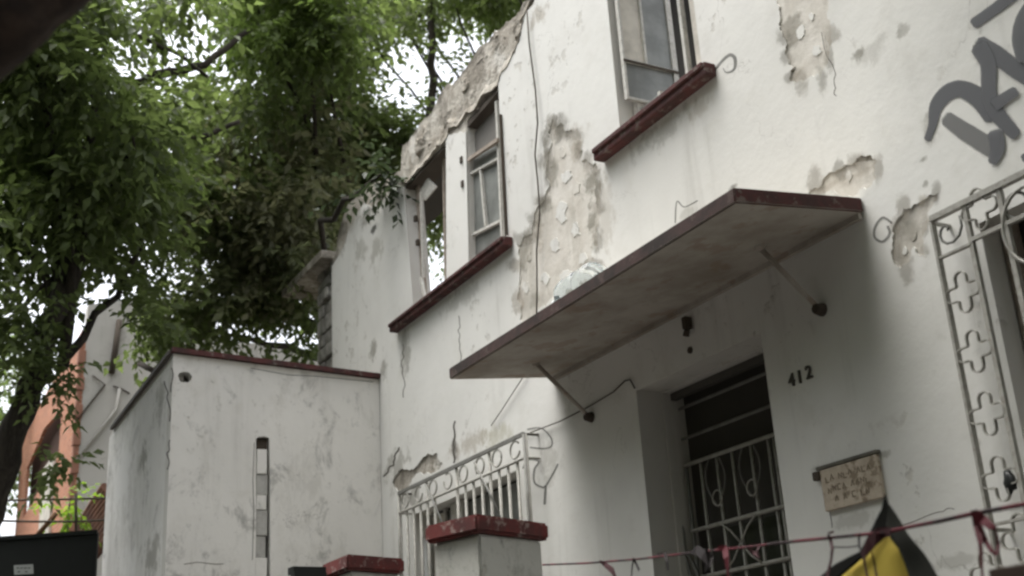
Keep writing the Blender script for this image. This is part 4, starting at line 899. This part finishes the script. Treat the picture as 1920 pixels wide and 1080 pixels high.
SKIRT = [(-400,780),(10,745),(60,720),(95,700),(110,650),(140,600),(170,565),(232,575),(245,665),(330,690),(410,680),(430,645),(520,660),(600,665),(640,520)]   # how low the boughs hang, seen from the street
def leaves(name, clumps, per, size, mat, parent, seed, prune=False):
    """sprays of drooping pointed leaves on twigs, filling each clump's volume"""
    g = np.random.default_rng(seed); cl = np.array([(c[0].x, c[0].y, c[0].z, c[1]) for c in clumps])
    ntw = max(1, per // 9); T = len(cl) * ntw
    ci = np.repeat(np.arange(len(cl)), ntw); R = cl[ci, 3]
    d = g.normal(size=(T, 3)); d /= np.linalg.norm(d, axis=1)[:, None]
    c0 = cl[ci, :3] + d * (R * g.uniform(0.15, 1.0, T) ** 0.6)[:, None] * np.array([1, 1, 0.75])
    td = d * 0.7 + g.normal(size=(T, 3)) * 0.6; td[:, 2] -= 0.25; td /= np.linalg.norm(td, axis=1)[:, None]
    tl = size * g.uniform(3.0, 5.5, T)
    if prune:
        tip = c0 + td * tl[:, None]; tip[:, 2] -= 0.25*size/0.12
        rel = tip - np.array(EYE); dep = rel @ np.array(FW); sx_ = 960 + FPX*(rel @ np.array(RT))/dep; sy_ = 540 - FPX*(rel @ np.array(UP))/dep
        ok = sy_ < np.interp(sx_, [p[0] for p in SKIRT], [p[1] for p in SKIRT]); c0, td, tl = c0[ok], td[ok], tl[ok]; T = len(tl)
    K = 9; k = np.tile(np.arange(K), T); ti = np.repeat(np.arange(T), K)
    s = (k + 0.5) / K
    base = c0[ti] + td[ti] * (tl[ti] * s)[:, None]; base[:, 2] -= 0.12 * tl[ti] * s * s
    side = np.cross(td, np.array([0, 0, 1.0])); side /= (np.linalg.norm(side, axis=1) + 1e-6)[:, None]
    ld = td[ti] * 0.55 + side[ti] * np.where(k % 2 == 0, 1.0, -1.0)[:, None] * 0.75 + g.normal(size=(T*K, 3)) * 0.25
    ld[:, 2] -= g.uniform(0.1, 0.7, T*K); ld /= np.linalg.norm(ld, axis=1)[:, None]
    up = np.array([0, 0, 1.0]) + g.normal(size=(T*K, 3)) * 0.45
    wv = np.cross(ld, up); wv /= (np.linalg.norm(wv, axis=1) + 1e-6)[:, None]; nv_ = np.cross(wv, ld)
    L = size * g.uniform(0.7, 1.25, T*K); W = L * 0.27
    N = T * K; V = np.empty((N, 4, 3)); mid = base + ld * (L * 0.42)[:, None]
    V[:, 0] = base; V[:, 1] = mid - wv * W[:, None] + nv_ * (W*0.35)[:, None]; V[:, 2] = base + ld * L[:, None] - nv_*(L*0.12)[:, None]; V[:, 3] = mid + wv * W[:, None] + nv_ * (W*0.35)[:, None]
    idx = np.arange(N)[:, None] * 4 + np.array([0, 1, 2, 0, 2, 3])[None]
    me = bpy.data.meshes.new(name); me.vertices.add(N*4); me.vertices.foreach_set('co', V.reshape(-1).astype(np.float32))
    me.loops.add(N*6); me.loops.foreach_set('vertex_index', idx.reshape(-1).astype(np.int32))
    me.polygons.add(N*2); me.polygons.foreach_set('loop_start', np.arange(0, N*6, 3, dtype=np.int32))
    me.update(calc_edges=True); me.validate()
    o = link(name, me, mat, parent); o['kind'] = 'stuff'; return o
def inpoly(x, y, poly):
    c = False; n = len(poly)
    for i in range(n):
        (x1, y1), (x2, y2) = poly[i], poly[i-1]
        if (y1 > y) != (y2 > y) and x < (x2-x1)*(y-y1)/(y2-y1)+x1: c = not c
    return c
GAPS = [(252,112,50,36),(345,155,34,22),(330,80,50,24),(415,50,40,22),(245,20,22,45),(715,120,55,34),(880,75,42,48),(770,150,70,26),(845,60,30,30),(800,205,40,30),(705,245,18,45),(735,195,26,18),(650,395,20,30),(625,410,40,14),(440,330,14,30),(500,640,70,22),(330,460,40,14),(415,515,60,10),(30,740,40,50),(560,655,50,25),(20,590,24,16),(120,500,14,10),(90,240,20,10)]
def scatter(poly, n, d0, d1, r0, r1, seed, gaps=GAPS, grow=0.55):
    q = random.Random(seed); xs = [p[0] for p in poly]; ys = [p[1] for p in poly]; out = []; tries = 0
    while len(out) < n and tries < n*60:
        tries += 1; x, y = q.uniform(min(xs), max(xs)), q.uniform(min(ys), max(ys))
        if not inpoly(x, y, poly): continue
        rp_ = q.uniform(r0, r1)
        if any(((x-gx)/(a+rp_*grow))**2 + ((y-gy)/(b_+rp_*grow))**2 < 1 for gx, gy, a, b_ in gaps): continue
        d_ = q.uniform(d0, d1); out.append((at_d(x, y, d_), rp_ * d_ / FPX))
    return out
def limb(parent, pts, r0, r1, m, name='branch', n=8, seed=0, wob=0.06):
    q = random.Random(seed); P3 = [Vector(p) for p in pts]; out = []
    for i in range(len(P3)-1):
        for k in range(4):
            out.append(P3[i].lerp(P3[i+1], k/4) + (Vector((q.uniform(-1,1), q.uniform(-1,1), q.uniform(-1,1)))*wob if (i+k) else Vector()))
    out.append(P3[-1]); rs = [r0 + (r1-r0)*i/(len(out)-1) for i in range(len(out))]
    return MB().tube(out, rs, n).done(name, m, parent)
def branches(tree, trunk_top, clumps, every, m, r=0.07, seed=1):
    q = random.Random(seed)
    for i, c in enumerate(clumps[::every]):
        if c[0].z < trunk_top.z - 0.9: continue
        a = trunk_top + Vector((0, 0, q.uniform(-1.2, 0.6))); mid = a.lerp(c[0], 0.5) + Vector((q.uniform(-.4,.4), q.uniform(-.4,.4), q.uniform(0.0,0.7)))
        limb(tree, [a, mid, c[0]], r*q.uniform(0.7,1.2), 0.012, m, seed=seed*100+i, wob=0.05, n=6)

# street tree at the left edge
tr = [at_d(-62, 1075, 13.2), at_d(-14, 925, 13.0), at_d(30, 800, 12.9), at_d(65, 700, 12.9), at_d(96, 605, 13.0), at_d(132, 490, 13.4)]
base = tr[0].copy(); base.z = -0.1; base += Vector((-0.2, -0.35, 0))
ta = empty('tree', base, 'leaning dark-trunked street tree at the left, before the brick building', 'tree')
limb(ta, [base, base.lerp(tr[0], 0.5)] + tr, 0.19, 0.09, m_bark, 'trunk', 12, 5, 0.03)
pa_ = [(-60,-80),(330,-80),(340,200),(300,420),(330,530),(310,575),(250,570),(180,500),(110,470),(60,560),(-60,620)]
ca = scatter(pa_, 58, 12.2, 15.5, 34, 58, 21)
ca += scatter([(-60,600),(20,620),(10,700),(-60,710)], 3, 12.5, 14, 26, 36, 4)
ca += [(at_d(x, y, 13.0), r_*13/FPX) for x, y, r_ in ((112,715,11),(96,738,9),(120,690,9),(128,640,12),(95,868,6),(126,864,6),(265,618,22),(285,600,24))]
leaves('crown', ca, 300, 0.138, m_leaf, ta, 1, True)
low = [(at_d(x, y, 12.6), r_*12.6/FPX) for x, y, r_ in ((40,640,26),(80,600,26),(110,560,22),(60,560,28),(20,700,18),(70,690,16),(15,600,26),(105,715,9),(128,700,7),(98,740,7),(92,868,6),(124,866,6))]
leaves('low_twigs', low, 54, 0.115, m_leaf, ta, 17)
far_mid = [(at_d(x, y, 15.8), r_*15.8/FPX) for x, y, r_ in ((300,640,24),(350,640,26),(400,630,24),(450,610,26),(570,650,14),(540,575,22),(270,620,22),(440,560,30),(590,600,14))]
cay = scatter([(-60,60),(330,-60),(330,330),(200,420),(-60,420)], 24, 13, 17, 34, 56, 33)
leaves('bright_foliage', cay, 210, 0.12, m_leafy, ta, 2, True)
branches(ta, tr[-1], ca, 5, m_bark, 0.06, 3)
limb(ta, [tr[-1], at_d(190, 330, 14.5), at_d(245, 165, 14.5), at_d(290, 141, 14.5), at_d(385, 120, 14.6), at_d(470, 55, 15)], 0.10, 0.03, m_bark, seed=61, wob=0.02)
limb(ta, [at_d(150, 215, 14), at_d(222, 235, 14), at_d(300, 252, 14), at_d(375, 258, 14), at_d(450, 228, 14)], 0.05, 0.025, m_bark, seed=62, wob=0.015)
limb(ta, [at_d(120, 66, 14), at_d(200, 62, 14), at_d(270, 72, 14), at_d(338, 104, 14), at_d(390, 145, 14)], 0.03, 0.02, m_bark, seed=63, wob=0.015)
# big tree behind the annex
bb = Vector((-16.6, 6.6, -0.1)); bt = Vector((-15.8, 5.9, 7.2))
tb = empty('tree', bb, 'large dense dark-green tree rising behind the annex roof', 'tree')
limb(tb, [bb, Vector((-16.3, 6.4, 3.5)), bt], 0.30, 0.17, m_bark, 'trunk', 12, 8, 0.05)
pb_ = [(300,-90),(690,-90),(660,90),(640,210),(620,300),(650,350),(600,440),(560,540),(580,590),(440,590),(330,560),(290,450),(330,250)]
cb = scatter(pb_, 60, 15.5, 20, 34, 60, 41)
cb += [(at_d(x, y, 16.2), r_*16.2/FPX) for x, y, r_ in ((310,610,24),(350,600,28),(400,600,26),(540,560,28),(570,590,20),(450,570,28))]
leaves('crown', cb, 300, 0.155, m_leaf, tb, 3, True)
cbb = scatter([(380,230),(600,220),(620,470),(520,520),(400,420)], 22, 15.4, 18, 34, 58, 43)
leaves('dry_foliage', cbb, 190, 0.145, m_leafb, tb, 4, True)
cbd = scatter([(330,380),(600,300),(600,560),(330,600)], 18, 15.4, 18, 34, 56, 44)
leaves('dull_foliage', cbd, 260, 0.15, m_leafd, tb, 5, True)
cby = scatter([(430,-80),(700,-80),(640,120),(430,100)], 16, 15, 19, 34, 56, 45)
leaves('bright_foliage', cby, 250, 0.12, m_leafy, tb, 6, True)
leaves('low_boughs', far_mid, 150, 0.13, m_leaf, tb, 18)
branches(tb, bt, cb, 4, m_bark, 0.07, 5)
# tree behind the ruined house
cbs = Vector((-15.0, 10.5, -0.1)); ctp = Vector((-15.4, 9.6, 8.6))
tc = empty('tree', cbs, 'loose-crowned tree showing above the broken roofline of the house', 'tree')
limb(tc, [cbs, Vector((-15.1, 10.2, 4)), ctp], 0.26, 0.13, m_bark, 'trunk', 10, 9, 0.05)
pc_ = [(640,-90),(1010,-90),(980,20),(900,70),(850,30),(760,60),(660,60)]
cc = scatter(pc_, 26, 18.5, 23, 34, 54, 51)
cc += scatter([(640,180),(860,130),(850,170),(790,250),(760,300),(650,370)], 20, 17.5, 22, 24, 44, 52, grow=0.3)
cc += scatter([(760,300),(900,250),(900,560),(760,560)], 8, 18, 22, 24, 40, 53)
leaves('crown', cc, 250, 0.14, m_leaf, tc, 7)
ccy = scatter([(860,-90),(1010,-90),(980,10),(870,30)], 10, 18, 22, 34, 50, 54); ccy += scatter([(660,250),(760,220),(740,310),(650,350)], 5, 18, 21, 24, 36, 55)
leaves('bright_foliage', ccy, 240, 0.135, m_leafy, tc, 8)
branches(tc, ctp, cc, 4, m_bark, 0.06, 7)
limb(tc, [ctp, at_d(806, 260, 19), at_d(808, 180, 19.5), at_d(812, 60, 20), at_d(800, -60, 20.5)], 0.09, 0.05, m_bark, seed=71, wob=0.03)
# spray over the parapet end
cs = [(at_d(x, y, 12.6), r_*12.6/FPX) for x, y, r_ in ((715,335,16),(738,322,14),(700,345,12),(735,352,9))]
m_leafo = leafmat('grey_green_leaf', (0.030,0.042,0.024), (0.046,0.060,0.032), (0.040,0.058,0.024), 0.3)
leaves('overhanging_foliage', cs, 54, 0.12, m_leafo, tb, 9)
limb(tb, [bt, at_d(600, 420, 14.5), at_d(690, 340, 12.8), at_d(740, 325, 12.6)], 0.05, 0.01, m_bark, seed=77, n=6)
# far greenery at the left edge
fb = at_d(10, 1010, 30); fb.z = -0.1
te = empty('tree', fb, 'distant bushy light-green tree low at the far left edge', 'tree')
limb(te, [fb, fb + Vector((0.1, 0.1, 3))], 0.18, 0.1, m_bark, 'trunk', 8, 10, 0.03)
ce = scatter([(-80,640),(70,660),(40,900),(-80,1020)], 26, 28, 33, 22, 40, 61, gaps=[(30,735,30,40)])
leaves('crown', ce, 170, 0.17, m_leafy, te, 10)
branches(te, fb + Vector((0.1, 0.1, 3)), ce, 5, m_bark, 0.05, 9)
# lime shoot by the wires
p = at_d(130, 945, 16); sh = empty('shrub', (p.x, p.y, 0), 'small bright lime-green leafy shoot by the brown tiled roof', 'shrub')
leaves('foliage', [(at_d(122, 942, 16), 0.14), (at_d(145, 948, 16), 0.12), (at_d(128, 955, 16), 0.12)], 60, 0.10, m_lime, sh, 12)
MB().tube([(p.x, p.y, 0), (p.x+0.05, p.y, p.z*0.5), p], [0.03, 0.02, 0.012], 6).done('stem', m_bark, sh)
# near street tree whose limb crosses the upper left corner; its unseen crown is spread wide to shade the facade
nb0 = Vector((-3.35, -0.95, -0.1))
tn = empty('tree', nb0, 'near tree whose thick dark limb crosses the upper left corner', 'tree')
limb(tn, [nb0, (-3.25, -0.75, 1.2), (-3.1, -0.45, 2.4), at_d(-190, 110, 3.25), at_d(-60, 15, 3.2), at_d(60, -75, 3.2), at_d(190, -190, 3.25), (-1.9, 1.1, 5.2), (-1.2, 1.6, 6.6)], 0.24, 0.10, m_bark2, 'trunk', 16, 12, 0.012)
q = random.Random(5); cn = []
while len(cn) < 170:
    c = Vector((q.uniform(-3.5, 7.5), q.uniform(-8.0, 3.0), q.uniform(6.2, 9.5)))
    if c.x < -1.5 and c.z < 7.6: continue
    cn.append((c, q.uniform(0.5, 0.8)))
leaves('crown', cn, 420, 0.19, m_leaf, tn, 13)
branches(tn, Vector((-1.2, 1.6, 6.6)), cn, 6, m_bark2, 0.06, 11)

# unseen trees added behind the camera to block the low sky light
cf = []
q = random.Random(9)
while len(cf) < 440:
    c = Vector((q.uniform(-48, 36), q.uniform(-14, -9.5), q.uniform(0.8, 13.0))); cf.append((c, q.uniform(1.2, 1.8)))
tf = leaves('sky_blocking_trees', cf, 240, 0.55, m_leaf, None, 15); tf['label'] = 'dense unseen trees added across the street to block low sky'

# unseen house row added behind those trees, also blocking low sky light
op = empty('sky_blocking_houses', (-6, -17, 0), 'plain unseen house row added behind the camera to block low sky', 'building')
b = MB(); b.box(-60, 50, -24, -17, -0.1, 9.5); b.done('wall', simple('tan_render', (0.20,0.18,0.15), 0.95, sc=1), op)
b = MB()
for k in range(22):
    for z in (1.2, 4.6): b.box(-58 + k*4.8, -56.4 + k*4.8, -17.02, -16.96, z, z + 1.6)
b.done('window', m_paneD, op)
